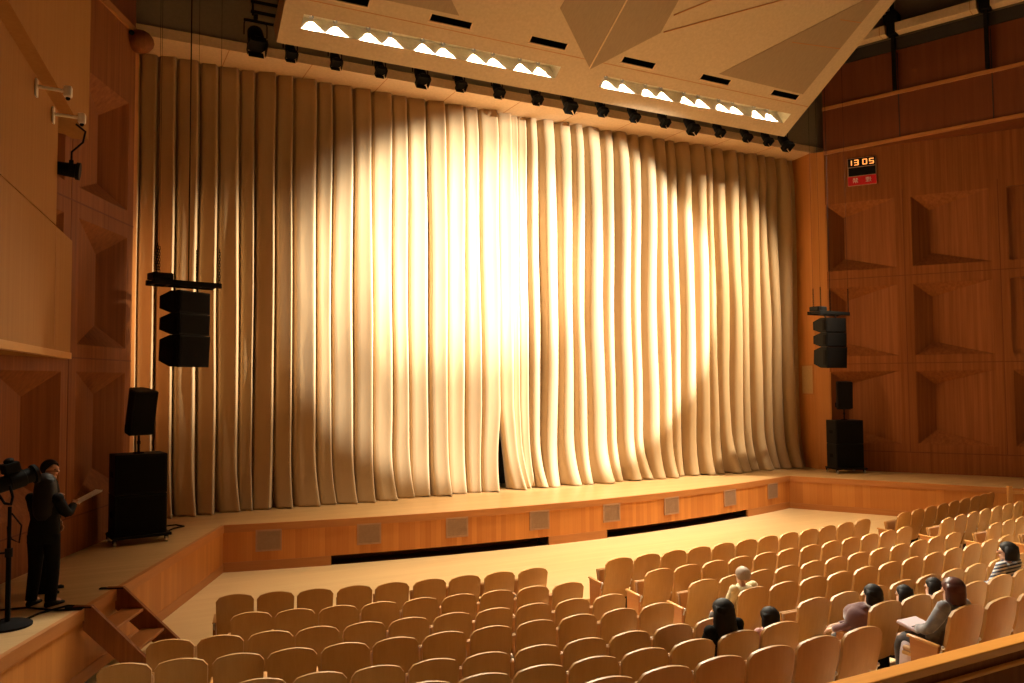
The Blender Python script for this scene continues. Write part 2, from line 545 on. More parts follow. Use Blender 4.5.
def strip(path, z0, z1, out, mat, name):
    """A band along the stage edge, `out` metres proud of it."""
    bm = bmesh.new()
    nrm = []
    for i, p in enumerate(path):
        a, b = path[max(i - 1, 0)], path[min(i + 1, len(path) - 1)]
        t = (b - a).normalized(); nrm.append(Vector((t.y, -t.x)))
    f = [p + n * out for p, n in zip(path, nrm)]
    g = [p - n * 0.05 for p, n in zip(path, nrm)]
    for i in range(len(path) - 1):
        quad(bm, [(f[i].x, f[i].y, z0), (f[i + 1].x, f[i + 1].y, z0), (f[i + 1].x, f[i + 1].y, z1), (f[i].x, f[i].y, z1)])
        quad(bm, [(f[i].x, f[i].y, z1), (f[i + 1].x, f[i + 1].y, z1), (g[i + 1].x, g[i + 1].y, z1), (g[i].x, g[i].y, z1)])
        quad(bm, [(f[i].x, f[i].y, z0), (f[i + 1].x, f[i + 1].y, z0), (g[i + 1].x, g[i + 1].y, z0), (g[i].x, g[i].y, z0)])
    for i in (0, len(path) - 1):
        quad(bm, [(f[i].x, f[i].y, z0), (g[i].x, g[i].y, z0), (g[i].x, g[i].y, z1), (f[i].x, f[i].y, z1)])
    return struct(name, bm, mat)


def arc_between(x0, x1, n=24):
    return [Vector((x0 + (x1 - x0) * i / n, lip_y(x0 + (x1 - x0) * i / n))) for i in range(n + 1)]


X0, X1 = LIP_L.x, LIP_R.x
strip(arc_between(X0, X1, 48), 0.19, HS - 0.14, 0.0, M['front'], 'wall_stage_front')
strip(arc_between(X0, X1, 48), HS - 0.145, HS + 0.004, 0.02, M['trim'], 'trim_10')
SLOTS = [(4.49, 9.36), (10.95, 15.95)]
base_spans = [(X0, 4.49), (9.36, 10.95), (15.95, X1)]
for k, (a, b) in enumerate(base_spans):
    strip(arc_between(a, b, 16), 0.0, 0.19, 0.012, M['trim'], 'baseboard_front')
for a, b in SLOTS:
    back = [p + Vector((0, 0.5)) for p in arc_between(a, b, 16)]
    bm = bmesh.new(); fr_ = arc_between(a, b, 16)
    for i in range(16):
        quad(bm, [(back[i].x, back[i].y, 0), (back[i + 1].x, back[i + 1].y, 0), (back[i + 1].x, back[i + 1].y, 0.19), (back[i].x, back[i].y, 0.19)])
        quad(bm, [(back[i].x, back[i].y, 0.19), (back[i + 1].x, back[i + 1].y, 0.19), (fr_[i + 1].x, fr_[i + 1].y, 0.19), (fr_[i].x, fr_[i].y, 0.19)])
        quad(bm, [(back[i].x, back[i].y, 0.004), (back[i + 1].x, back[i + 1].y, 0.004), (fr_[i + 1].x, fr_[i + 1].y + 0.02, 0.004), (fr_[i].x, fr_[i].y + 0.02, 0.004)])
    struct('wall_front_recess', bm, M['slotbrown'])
for nm, a, b in (('left', WING_L, LIP_L), ('right', LIP_R, WING_R)):
    pth = [a.lerp(b, i / 10) for i in range(11)]
    strip(pth, 0.15, HS - 0.14, 0.0, M['wingfront'], 'wall_wing_front_' + nm)
    strip(pth, HS - 0.145, HS + 0.004, 0.02, M['trim'], 'trim_11' if nm == 'left' else 'trim_12')
    strip(pth, 0.0, 0.16, 0.012, M['trim'], 'baseboard_' + nm)

places = ['nearest the left stage corner', 'second from the left stage corner', 'third from the left stage corner', 'fourth from the left stage corner',
          'fourth from the right stage corner', 'third from the right stage corner', 'second from the right stage corner', 'nearest the right stage corner']
for i, x in enumerate((3.29, 5.25, 7.14, 9.12, 11.1, 13.0, 15.2, 17.15)):
    y = lip_y(x); y2 = lip_y(x + 0.05)
    ang = math.atan2(y2 - y, 0.05)
    t = thing('vent_grille', 'square tan mesh grille in the stage front, ' + places[i], 'vent', (x, y, 0.585), ang, 'mesh grilles along the stage front')
    bm = bmesh.new()
    for lo, hi in (((-0.25, -0.02, -0.215), (-0.215, 0, 0.215)), ((0.215, -0.02, -0.215), (0.25, 0, 0.215)), ((-0.25, -0.02, -0.215), (0.25, 0, -0.18)), ((-0.25, -0.02, 0.18), (0.25, 0, 0.215))):
        box(bm, lo, hi)
    obj('frame', bm, M['grilleframe'], t)
    bm = bmesh.new(); box(bm, (-0.22, -0.012, -0.185), (0.22, -0.002, 0.185))
    for j in range(1, 10):
        xx = -0.22 + 0.044 * j; box(bm, (xx - 0.004, -0.017, -0.185), (xx + 0.004, -0.011, 0.185))
    for j in range(1, 9):
        zz = -0.185 + 0.041 * j; box(bm, (-0.22, -0.017, zz - 0.004), (0.22, -0.011, zz + 0.004))
    obj('mesh', bm, M['grille'], t)

# ---------------------------------------------------------------- seating floor with its rake (curved rows)
ROWY = [11.0, 10.02, 9.06, 8.06, 7.11, 6.1, 5.13, 4.15]
ROWZ = [0, 0, 0.037, 0.144, 0.202, 0.392, 0.588, 0.78]


def curve(x):
    t = max(-11, min(x, 22.5) - 9) if x < 22.5 else 13.5
    return 0.02716 * t + 0.012343 * t * t - 0.000331 * t ** 3


SEAT_DROP = 0.16      # the seating floor lies a little below the flat floor in front of it
xs = [-2.0 + i for i in range(28)]
edge = [ROWY[0] + 0.75 + curve(x) for x in xs]
bm = bmesh.new()
for i in range(27):
    quad(bm, [(xs[i], edge[i], 0), (xs[i + 1], edge[i + 1], 0), (xs[i + 1], 21, 0), (xs[i], 21, 0)])
quad(bm, [(-14, 21, 0), (-2, 21, 0), (-2, -4, 0), (-14, -4, 0)])
quad(bm, [(25, 21, 0), (36, 21, 0), (36, -4, 0), (25, -4, 0)])
struct('floor', bm, M['floor'])
for k in range(0, 8):
    bm = bmesh.new()
    front = 0.75 if k == 0 else 0.62
    zf = 0.0 if k == 0 else ROWZ[k - 1] - SEAT_DROP
    z = ROWZ[k] - SEAT_DROP
    y1 = [ROWY[k] + front + curve(x) for x in xs]
    y0 = [(ROWY[k + 1] + 0.62 + curve(x)) if k < 7 else 2.0 for x in xs]
    for i in range(27):
        a, b = xs[i], xs[i + 1]
        quad(bm, [(a, y0[i], z), (b, y0[i + 1], z), (b, y1[i + 1], z), (a, y1[i], z)])
        if abs(z - zf) > 1e-4:
            quad(bm, [(a, y1[i], zf), (b, y1[i + 1], zf), (b, y1[i + 1], z), (a, y1[i], z)])
    struct('floor_tier', bm, M['floor'])

# ---------------------------------------------------------------- canopy over the apron with its lamp troughs
CO = Vector((10.37, 16.3, 10.60))
CT = Vector((0, -0.8346, 0.5508)); CU = Vector((0, 0.5508, 0.8346)); CX = Vector((1, 0, 0))
cm = Matrix((CX, CT, CU)).transposed().to_4x4(); cm.translation = CO


def cp(x, t, u=0.0):
    return cm @ Vector((x, t, u))


TR = [(-6.67, -0.72), (0.50, 6.68)]
TT = (0.42, 0.745)
SLX = [-5.95, -3.69, -1.31, 1.18, 3.58, 6.0]
ST = (1.18, 1.34)
XB = sorted({-7.07, 7.07, *[v for r_ in TR for v in r_], *[v for c in SLX for v in (c - 0.46, c + 0.46)]})
TB = [0.0, *TT, *ST, 9.0]
bm = bmesh.new()
for a, b in zip(XB, XB[1:]):
    for c, e in zip(TB, TB[1:]):
        mx_, mt_ = (a + b) / 2, (c + e) / 2
        if TT[0] < mt_ < TT[1] and any(l < mx_ < h for l, h in TR):
            continue
        if ST[0] < mt_ < ST[1] and any(abs(mx_ - s) < 0.46 for s in SLX):
            continue
        quad(bm, [cp(a, c), cp(b, c), cp(b, e), cp(a, e)])
for a, b, c, e in ((-7.07, 7.07, 0, 0), (-7.07, -7.07, 0, 9), (7.07, 7.07, 0, 9), (-7.07, 7.07, 9, 9)):
    quad(bm, [cp(a, c), cp(b, e) if a == b else cp(b, c), cp(b, e, 0.55) if a == b else cp(b, c, 0.55), cp(a, c, 0.55)])
quad(bm, [cp(-7.07, 0, 0.55), cp(7.07, 0, 0.55), cp(7.07, 9, 0.55), cp(-7.07, 9, 0.55)])
canopy = struct('ceiling_canopy', bm, M['canopy'])
for l, h in TR:
    bm = bmesh.new()
    a, b = TT
    D = 0.44
    for q in ([cp(l, a), cp(h, a), cp(h, a, D), cp(l, a, D)], [cp(l, b), cp(h, b), cp(h, b, D), cp(l, b, D)],
              [cp(l, a), cp(l, b), cp(l, b, D), cp(l, a, D)], [cp(h, a), cp(h, b), cp(h, b, D), cp(h, a, D)],
              [cp(l, a, D), cp(h, a, D), cp(h, b, D), cp(l, b, D)]):
        quad(bm, q)
    obj('light_trough', bm, M['trough'], canopy)
for nm, poly in (('diamond_panel', [(0.03, 0.84), (1.28, 2.12), (1.1, 6.0), (-1.1, 6.0), (-1.44, 2.12)]),
                 ('triangle_panel', [(3.57, 1.44), (6.54, 1.40), (6.60, 4.25), (6.25, 4.25)]),
                 ('triangle_panel', [(-3.57, 1.44), (-6.54, 1.40), (-6.60, 4.25), (-6.25, 4.25)])):
    bm = bmesh.new()
    loft(bm, [[cp(x, t, -0.012) for x, t in poly], [cp(x, t, 0.01) for x, t in poly]])
    obj(nm, bm, M['perf'], canopy)
bm = bmesh.new()
box(bm, (-0.02, 0.86, -0.02), (0.015, 6, 0.0), cm)
obj('ridge_bead', bm, M['cream'], canopy)
bm = bmesh.new(); box(bm, (-7.05, 1.06, -0.004), (7.05, 1.075, 0.004), cm); obj('panel_joint', bm, M['trim'], canopy)
for (xa, ta), (xb, tb) in (((1.35, 2.15), (4.4, 3.9)), ((1.35, 2.6), (2.6, 3.6)), ((5.0, 2.7), (6.57, 2.85)), ((5.9, 3.55), (6.58, 3.62))):
    bm = bmesh.new()
    d = Vector((xb - xa, tb - ta)); w = Vector((-d.y, d.x)).normalized() * 0.009
    loft(bm, [[cp(xa + w.x, ta + w.y, -0.018), cp(xb + w.x, tb + w.y, -0.018), cp(xb - w.x, tb - w.y, -0.018), cp(xa - w.x, ta - w.y, -0.018)],
              [cp(xa + w.x, ta + w.y, 0.0), cp(xb + w.x, tb + w.y, 0.0), cp(xb - w.x, tb - w.y, 0.0), cp(xa - w.x, ta - w.y, 0.0)]])
    obj('panel_joint', bm, M['trim'], canopy)

ordw = ['first', 'second', 'third', 'fourth', 'fifth', 'sixth', 'seventh', 'eighth', 'ninth', 'tenth', 'eleventh', 'twelfth', 'thirteenth', 'fourteenth', 'fifteenth', 'sixteenth', 'seventeenth']
for i, x in enumerate(SLX):
    t = thing('air_slot', f'long black air slot in the sloped ceiling canopy, {ordw[i]} from the left', 'vent', cp(x, 1.26), 0, 'air slots in the canopy')
    ml = cm.copy(); ml.translation = (0, 0, 0)
    bm = bmesh.new()
    for lo, hi in (((-0.46, -0.08, 0), (0.46, -0.076, 0.3)), ((-0.46, 0.076, 0), (0.46, 0.08, 0.3)), ((-0.46, -0.08, 0), (-0.456, 0.08, 0.3)), ((0.456, -0.08, 0), (0.46, 0.08, 0.3)), ((-0.46, -0.08, 0.29), (0.46, 0.08, 0.3))):
        box(bm, lo, hi, ml)
    obj('duct', bm, M['matte'], t)
    bm = bmesh.new()
    box(bm, (-0.49, -0.105, -0.02), (0.49, -0.072, 0.015), ml)
    box(bm, (-0.49, -0.105, -0.012), (-0.46, 0.10, 0.012), ml)
    box(bm, (0.46, -0.105, -0.012), (0.49, 0.10, 0.012), ml)
    obj('lip', bm, M['cream'], t)
# paired lamps in the troughs
PAIRS = [-6.17, -4.97, -3.75, -2.52, -1.33, 1.08, 2.29, 3.53, 4.72, 5.99]
LAMP_ME = None
for i, c in enumerate(PAIRS):
    for j, dx in enumerate((-0.245, 0.245)):
        side = 'left' if i < 5 else 'right'
        k = i if i < 5 else i - 5
        t = thing('downlight', f'{("left", "right")[j]} lamp of the {ordw[k]} bright pair in the {side} ceiling light trough', 'light', cp(c + dx, TT[0] + 0.06, 0.395), 0, 'paired lamps in the ceiling troughs')
        if LAMP_ME is None:
            ml = cm.copy(); ml.translation = (0, 0, 0)
            b1 = bmesh.new()
            loft(b1, [ellipse((0, 0, 0.08), (0.028, 0, 0), (0, 0.028, 0), 12), ellipse((0, 0, 0.03), (0.032, 0, 0), (0, 0.032, 0), 12), ellipse((0, 0, -0.02), (0.05, 0, 0), (0, 0.05, 0), 12)], cap=False)
            bmesh.ops.transform(b1, matrix=ml, verts=b1.verts)
            b2 = bmesh.new(); sphere(b2, (0, 0, 0.022), 0.012, ml)
            LAMP_ME = (to_mesh(b1, 'housing', M['steel'], True), to_mesh(b2, 'bulb', M['lamp'], True))
        link('housing', LAMP_ME[0], t); link('bulb', LAMP_ME[1], t)
        p = cp(c + dx, TT[0] + 0.055, 0.365)
        spot('trough_lamp', p, cp(c + dx, TT[0] + 0.06, -1), 1200, 74, 0.45, (1.0, 0.90, 0.70), 0.008)

# hung spotlights between canopy and header, on a batten
t = thing('lighting_batten', 'long dark pipe batten hung behind the ceiling canopy edge, carrying spotlights', 'pipe', (10.4, 17.15, 11.32))
bm = bmesh.new(); tube(bm, [(-7.6, 0, 0), (8.2, 0, 0)], 0.03, 8); obj('pipe', bm, M['matte'], t)
for k in range(7):
    bm = bmesh.new(); tube(bm, [(-6.9 + k * 2.35, 0, 0), (-6.9 + k * 2.35, 0, 5.7)], 0.008, 6); obj('hanging_wire', bm, M['matte'], t)
SPOT_ME = {}


def spotlight_mesh(s):
    if s not in SPOT_ME:
        b = bmesh.new()
        pts = [(0, 0.16, 0), (0, 0.10, 0), (0, -0.10, 0), (0, -0.13, 0), (0, -0.20, 0)]
        rr = [0.06, 0.10, 0.115, 0.10, 0.13]
        mt = Matrix.Rotation(R(55), 4, 'X')
        loft(b, [ellipse(Vector(p), (r_, 0, 0), (0, 0, r_), 14) for p, r_ in zip(pts, rr)])
        bmesh.ops.transform(b, matrix=mt @ Matrix.Scale(s, 4), verts=b.verts)
        y = bmesh.new()
        w = 0.15 * s
        tube(y, [(-w, 0, 0), (-w, 0, 0.16 * s), (-w * 0.8, 0, 0.22 * s), (w * 0.8, 0, 0.22 * s), (w, 0, 0.16 * s), (w, 0, 0)], 0.012, 6)
        c = bmesh.new(); tube(c, [(0, 0, 0.22 * s), (0, 0, 0.42)], 0.016, 6); box(c, (-0.04, -0.04, 0.36), (0.04, 0.04, 0.46))
        d = bmesh.new(); q = Matrix.Rotation(R(55), 4, 'X') @ Matrix.Scale(s, 4)
        for k in range(4):
            a = k * PI / 2
            mm = q @ Matrix.Rotation(a, 4, 'Y')
            box(d, (-0.10, -0.30, 0.115), (0.10, -0.19, 0.122), mm)
        SPOT_ME[s] = (to_mesh(b, 'can', M['black'], True, 40), to_mesh(y, 'yoke', M['black'], True, 40), to_mesh(c, 'clamp', M['black']), to_mesh(d, 'barn_doors', M['black']))
    return SPOT_ME[s]


LX = [3.76, 4.73, 5.74, 6.73, 7.71, 8.72, 9.78, 10.72, 11.73, 12.75, 13.76, 14.7, 15.71, 16.74, 17.56, 18.29]
for i, x in enumerate(LX):
    s = 1.25 if i in (3, 7, 11, 15) else 1.0
    t = thing('stage_spotlight', f'small black stage spotlight under the canopy edge, {ordw[i]} from the left', 'spotlight', (x, 17.15, 10.86), 0, 'spotlights on the batten')
    for nm, me in zip(('can', 'yoke', 'clamp', 'barn_doors'), spotlight_mesh(s)):
        link(nm, me, t)
t = thing('stage_spotlight', 'large black spotlight hanging clear of the canopy at its far left', 'spotlight', (3.03, 17.1, 10.98), 0)
for nm, me in zip(('can', 'yoke', 'clamp', 'barn_doors'), spotlight_mesh(1.55)):
    link(nm, me, t)
t = thing('lighting_ladder', 'dark pipe ladder with cables above the far left spotlight', 'pipe', (3.25, 17.1, 11.4))
bm = bmesh.new()
for x in (-0.28, 0.35):
    tube(bm, [(x, 0, 0.02), (x, 0, 5.6)], 0.022, 6)
obj('side_pipe', bm, M['matte'], t)
for z in (0.10, 0.32, 0.52, 0.9):
    bm = bmesh.new(); tube(bm, [(-0.32, 0, z), (0.5, 0, z)], 0.035, 6); obj('rung', bm, M['matte'], t)

# ---------------------------------------------------------------- curtains
FOLDS = [0.62, 0.95, 1.31, 1.68, 2.17, 2.57, 3.04, 3.36, 3.82, 4.21, 4.78, 5.15, 5.66, 6.12, 6.65, 7.07, 7.58, 8.08, 8.59, 9.02, 9.58,
         10.01, 10.22, 10.49, 10.83, 11.36, 11.86, 12.27, 12.91, 13.28, 13.83, 14.24, 14.75, 15.2, 15.6, 16.1, 16.63, 16.97, 17.48, 17.99, 18.36, 18.83, 19.2, 19.69, 20.15, 20.51]


def pleat(kind):
    if kind == 0:      # long slope, quick return to the right
        return [(0, 0), (.02, .32), (.05, .58), (.10, .67), (.28, .73), (.48, .82), (.64, .92), (.73, 1.0), (.79, 1.0), (.85, .84), (.91, .48), (.96, .14)]
    if kind == 1:      # broad flat front, narrow deep valley
        return [(0, 0), (.05, .45), (.12, .80), (.25, .92), (.45, .98), (.65, 1.0), (.80, .98), (.88, .82), (.94, .45), (.975, .12)]
    return [(0, 0), (.06, .10), (.12, .38), (.18, .70), (.26, .90), (.40, .97), (.56, 1.0), (.70, .96), (.80, .78), (.88, .46), (.95, .14)]


def curtain(name, label, folds, ybase, seed, edge):
    rnd = random.Random(seed)
    H = SOFFIT_Z + 0.1 - HS
    nz = 34
    zs = [HS + 0.008 + H * (1 - (1 - k / nz)) for k in range(nz + 1)]
    zs = [HS + 0.008 + H * ((k / nz) ** 1.5) for k in range(nz + 1)]
    cols = []
    for i in range(len(folds) - 1):
        a, b = folds[i], folds[i + 1]
        w = b - a
        mid = (a + b) / 2
        kind = 0 if mid < 10.6 else 2
        amp = (0.30 if kind == 0 else 0.17 if kind == 1 else 0.36) * rnd.uniform(0.85, 1.2) * min(1.15, w / 0.44)
        ph, fl, lean, sway = rnd.uniform(0, 6.3), rnd.uniform(0.5, 1.3), rnd.uniform(-0.05, 0.05), rnd.uniform(-1, 1)
        for u, d in pleat(kind):
            cols.append((a + w * u, amp * d, d, ph, fl, lean, sway, w))
    cols.append((folds[-1], 0, 0, 0, 1, 0, 0, 0.4))
    bm = bmesh.new()
    vs = []
    for z in zs:
        t = (z - HS) / H
        row = []
        hem = max(0.0, 1 - (z - HS) / 1.3)
        for x, dep, d, ph, fl, lean, sway, w in cols:
            n = noise.noise((x * 1.3, z * 0.28, seed * 3.1))
            xx = x + 0.028 * n + lean * (0.5 - t) * d + 0.10 * hem ** 1.5 * sway * d
            yy = ybase - dep * (1 + 0.25 * n - 0.35 * max(0.0, (t - 0.93) / 0.07)) - 0.30 * fl * hem ** 2.2 * d - 0.03 * hem
            yy -= 0.012 * noise.noise((x * 5, z * 1.2, seed))
            if edge and z < HS + 2.1:
                k = (1 - (z - HS) / 2.1)
                if edge == 'r' and x > folds[-1] - 0.9:
                    xx -= 0.20 * k * (x - folds[-1] + 0.9) / 0.9
                if edge == 'l' and x < folds[0] + 0.9:
                    xx += 0.22 * k * (folds[0] + 0.9 - x) / 0.9
            zz = z + (0.03 * math.sin(ph + x * 9) * d if z < HS + 0.02 else 0)
            row.append(bm.verts.new((xx, yy, max(zz, HS + 0.006))))
        vs.append(row)
    for r0, r1 in zip(vs, vs[1:]):
        for i in range(len(r0) - 1):
            bm.faces.new((r0[i], r0[i + 1], r1[i + 1], r1[i]))
    o = obj(name, bm, M['curtain'], smooth=True, label=label, cat='curtain')
    s = o.modifiers.new('cloth_thickness', 'SOLIDIFY'); s.thickness = 0.012; s.offset = 1
    return o


curtain('stage_curtain', 'left half of the tall gold pleated stage curtain, mostly in the spotlight disc', [f for f in FOLDS if f < 9.6], CURT_Y + 0.06, 3, 'r')
curtain('stage_curtain', 'right half of the tall gold pleated stage curtain, fading into shadow', [9.59] + [f for f in FOLDS if f > 9.6], CURT_Y + 0.10, 11, 'l')

# ---------------------------------------------------------------- theatre seats
SEATS = {
    'L1': [(1.86, 11.69, -11.3), (2.38, 11.56, -10.2), (2.9, 11.44, -9.1), (3.44, 11.34, -8.0), (3.97, 11.25, -7.0), (4.52, 11.17, -5.9), (5.06, 11.11, -4.9), (5.62, 11.06, -3.9), (6.18, 11.02, -2.9)],
    'C1': [(7.76, 10.95, -0.3), (8.33, 10.95, 0.6), (8.9, 10.96, 1.4), (9.47, 10.98, 2.2), (10.05, 11.01, 3.0), (10.63, 11.04, 3.7), (11.21, 11.09, 4.4), (11.8, 11.14, 5.1), (12.4, 11.2, 5.7), (12.99, 11.27, 6.3), (13.59, 11.34, 6.8), (14.2, 11.42, 7.3)],
    'R1': [(15.71, 11.57, 8.4), (16.32, 11.68, 8.8), (16.93, 11.8, 9.1), (17.53, 11.91, 9.4), (18.13, 12.03, 9.6), (18.72, 12.15, 9.8), (19.3, 12.26, 10.0), (19.76, 12.36, 10.1), (20.16, 12.43, 10.2)],
    'L2': [(1.9, 10.69, -11.2), (2.42, 10.56, -10.1), (2.95, 10.44, -9.0), (3.48, 10.34, -7.9), (4.02, 10.25, -6.9), (4.55, 10.17, -5.8), (5.09, 10.1, -4.8), (5.63, 10.04, -3.8), (6.18, 9.99, -2.9)],
    'C2': [(7.83, 10.0, -0.2), (8.39, 10.0, 0.7), (8.96, 10.01, 1.5), (9.52, 10.03, 2.3), (10.09, 10.05, 3.0), (10.66, 10.08, 3.7), (11.24, 10.12, 4.4), (11.82, 10.17, 5.1), (12.4, 10.23, 5.7), (12.98, 10.29, 6.3), (13.57, 10.35, 6.8), (14.16, 10.43, 7.3)],
    'R2': [(15.82, 10.65, 8.5), (16.42, 10.76, 8.8), (17.01, 10.86, 9.2), (17.6, 10.96, 9.4), (18.18, 11.05, 9.7), (18.75, 11.15, 9.8), (19.32, 11.23, 10.0)],
    'L3': [(0.88, 9.89, -13.4), (1.4, 9.77, -12.3), (1.93, 9.65, -11.2), (2.45, 9.55, -10.0), (2.99, 9.45, -8.9), (3.52, 9.36, -7.9), (4.06, 9.28, -6.8), (4.6, 9.21, -5.7), (5.14, 9.15, -4.7), (5.69, 9.09, -3.7), (6.24, 9.04, -2.8)],
    'C3': [(7.87, 9.04, -0.1), (8.43, 9.04, 0.7), (8.99, 9.06, 1.5), (9.56, 9.07, 2.3), (10.14, 9.1, 3.1), (10.71, 9.13, 3.8), (11.29, 9.18, 4.5), (11.87, 9.22, 5.1), (12.46, 9.28, 5.7), (13.05, 9.34, 6.3), (13.64, 9.41, 6.9), (14.24, 9.48, 7.4)],
    'R3': [(15.87, 9.69, 8.5), (16.47, 9.78, 8.9), (17.05, 9.87, 9.2)],
    'L4': [(0.38, 8.94, -14.5), (0.89, 8.81, -13.4), (1.42, 8.69, -12.3), (1.94, 8.58, -11.1), (2.47, 8.48, -10.0), (3.0, 8.39, -8.9), (3.54, 8.31, -7.8), (4.08, 8.24, -6.7), (4.63, 8.19, -5.7), (5.17, 8.14, -4.7), (5.73, 8.1, -3.7), (6.28, 8.07, -2.7)],
    'C4': [(7.87, 8.06, -0.1), (8.43, 8.06, 0.7), (9.0, 8.07, 1.6), (9.56, 8.09, 2.3), (10.14, 8.12, 3.1), (10.71, 8.15, 3.8), (11.29, 8.19, 4.5), (11.87, 8.24, 5.1), (12.45, 8.3, 5.7), (13.04, 8.36, 6.3), (13.63, 8.43, 6.9), (14.23, 8.51, 7.4)],
    'R4': [(15.93, 8.83, 8.6)],
    'L5': [(1.44, 7.7, -12.2), (1.97, 7.59, -11.1), (2.5, 7.49, -9.9), (3.04, 7.4, -8.8), (3.57, 7.32, -7.7), (4.12, 7.26, -6.7), (4.66, 7.21, -5.6), (5.21, 7.17, -4.6), (5.77, 7.14, -3.6), (6.32, 7.12, -2.6)],
    'C5': [(7.96, 7.14, 0.0), (8.53, 7.15, 0.9), (9.1, 7.16, 1.7), (9.68, 7.18, 2.5), (10.26, 7.21, 3.2), (10.85, 7.25, 4.0), (11.44, 7.29, 4.7), (12.05, 7.33, 5.3), (12.65, 7.38, 5.9), (13.27, 7.44, 6.5)],
    'L6': [(2.55, 6.4, -9.8), (3.06, 6.33, -8.8), (3.58, 6.27, -7.7), (4.12, 6.22, -6.7), (4.66, 6.18, -5.6), (5.22, 6.16, -4.6), (5.8, 6.15, -3.6), (6.38, 6.16, -2.5)],
    'C6': [(7.99, 6.15, 0.1), (8.52, 6.15, 0.9), (9.09, 6.17, 1.7), (9.68, 6.2, 2.5), (10.3, 6.25, 3.3), (10.95, 6.32, 4.1)],
    'L7': [(3.63, 5.3, -7.6), (4.17, 5.26, -6.6), (4.72, 5.23, -5.5), (5.28, 5.21, -4.5), (5.84, 5.2, -3.5), (6.41, 5.19, -2.5)],
    'C7': [(7.94, 5.17, -0.0), (8.53, 5.17, 0.9), (9.12, 5.19, 1.7)],
}

SZ = {k: v - SEAT_DROP for k, v in {'1': 0.0, '2': 0.0, '3': 0.037, '4': 0.144, '5': 0.202, '6': 0.392, '7': 0.588}.items()}
OCCUPIED = {'C4': [0], 'L6': [6, 7], 'C6': [0, 1, 2, 5], 'C7': [0]}


def back_mesh(w):
    bm = bmesh.new()
    nx, nv = 12, 8
    # y(v): the shell leans back (towards -y) and bends at the lumbar
    def prof(v):
        z = 0.30 + v * 0.696
        y = 0.17 * (1 - v) ** 1.0 - 0.035 * math.sin(PI * v)
        return y, z
    def P(i, j, k):
        u = -1 + 2 * i / nx
        v = j / nv
        hw = w / 2 * (0.955 + 0.045 * v)
        # rounded head: the top row follows an arc with soft corners
        drop = 0.060 * abs(u) ** 2.0 + 0.035 * max(0, (abs(u) - 0.88) / 0.12) ** 2
        y, z = prof(v)
        z -= drop * max(0, (v - 0.4) / 0.6) ** 1.3
        y += 0.035 * u * u
        if k:
            y -= 0.032
        return Vector((u * hw, y, z))
    g = {}
    for k in (0, 1):
        for i in range(nx + 1):
            for j in range(nv + 1):
                g[i, j, k] = bm.verts.new(P(i, j, k))
    for i in range(nx):
        for j in range(nv):
            bm.faces.new((g[i, j, 0], g[i + 1, j, 0], g[i + 1, j + 1, 0], g[i, j + 1, 0]))
            bm.faces.new((g[i, j, 1], g[i, j + 1, 1], g[i + 1, j + 1, 1], g[i + 1, j, 1]))
    for i in range(nx):
        bm.faces.new((g[i, nv, 0], g[i + 1, nv, 0], g[i + 1, nv, 1], g[i, nv, 1]))
        bm.faces.new((g[i, 0, 0], g[i, 0, 1], g[i + 1, 0, 1], g[i + 1, 0, 0]))
    for j in range(nv):
        bm.faces.new((g[0, j, 0], g[0, j + 1, 0], g[0, j + 1, 1], g[0, j, 1]))
        bm.faces.new((g[nx, j, 0], g[nx, j, 1], g[nx, j + 1, 1], g[nx, j + 1, 0]))
    return to_mesh(bm, 'backrest', M['seatwood'], True, 40)


def cushion_mesh(w):
    bm = bmesh.new()
    rings = []
    for v in [i / 6 for i in range(7)]:
        z = 0.44 + 0.42 * v
        y = 0.17 * (1 - (z - 0.30) / 0.696) - 0.035 * math.sin(PI * (z - 0.30) / 0.696) + 0.034
        k = 0.86 if v in (0, 1) else 1.0
        rings.append(ellipse((0, y + 0.018, z), (w * 0.42 * k, 0, 0), (0, 0.03 * k, 0), 14, 0.35))
    loft(bm, rings)
    return to_mesh(bm, 'back_cushion', M['seatfab'], True, 50)


def seat_mesh(w, down):
    a, b = bmesh.new(), bmesh.new()
    if down:
        bbox_bev(a, (-w * 0.44, 0.16, 0.37), (w * 0.44, 0.60, 0.41), 0.012)
        bbox_bev(b, (-w * 0.43, 0.17, 0.41), (w * 0.43, 0.60, 0.465), 0.022)
    else:
        m = Matrix.Translation((0, 0.24, 0.42)) @ Matrix.Rotation(R(78), 4, 'X')
        bbox_bev(a, (-w * 0.44, 0, -0.05), (w * 0.44, 0.36, -0.02), 0.012, m)
        bbox_bev(b, (-w * 0.43, 0.0, -0.02), (w * 0.43, 0.35, 0.035), 0.022, m)
    return to_mesh(a, 'seat', M['seatwood'], True, 40), to_mesh(b, 'seat_cushion', M['seatfab'], True, 50)


def arm_mesh(x):
    bm = bmesh.new()
    m = Matrix.Translation((x, 0.12, 0.585)) @ Matrix.Rotation(R(4), 4, 'X')
    bbox_bev(bm, (-0.026, 0, -0.014), (0.026, 0.36, 0.016), 0.012, m)
    return to_mesh(bm, 'armrest', M['armwood'], True, 40)


def standard_mesh(x):
    bm = bmesh.new()
    loft(bm, [[Vector((x - 0.014, y, z)) for y, z in ((0.18, 0.02), (0.40, 0.02), (0.36, 0.36), (0.44, 0.595), (0.15, 0.575), (0.18, 0.36))],
              [Vector((x + 0.014, y, z)) for y, z in ((0.18, 0.02), (0.40, 0.02), (0.36, 0.36), (0.44, 0.595), (0.15, 0.575), (0.18, 0.36))]])
    bbox_bev(bm, (x - 0.045, 0.10, 0.0), (x + 0.045, 0.46, 0.022), 0.006)
    return to_mesh(bm, 'leg', M['matte'])


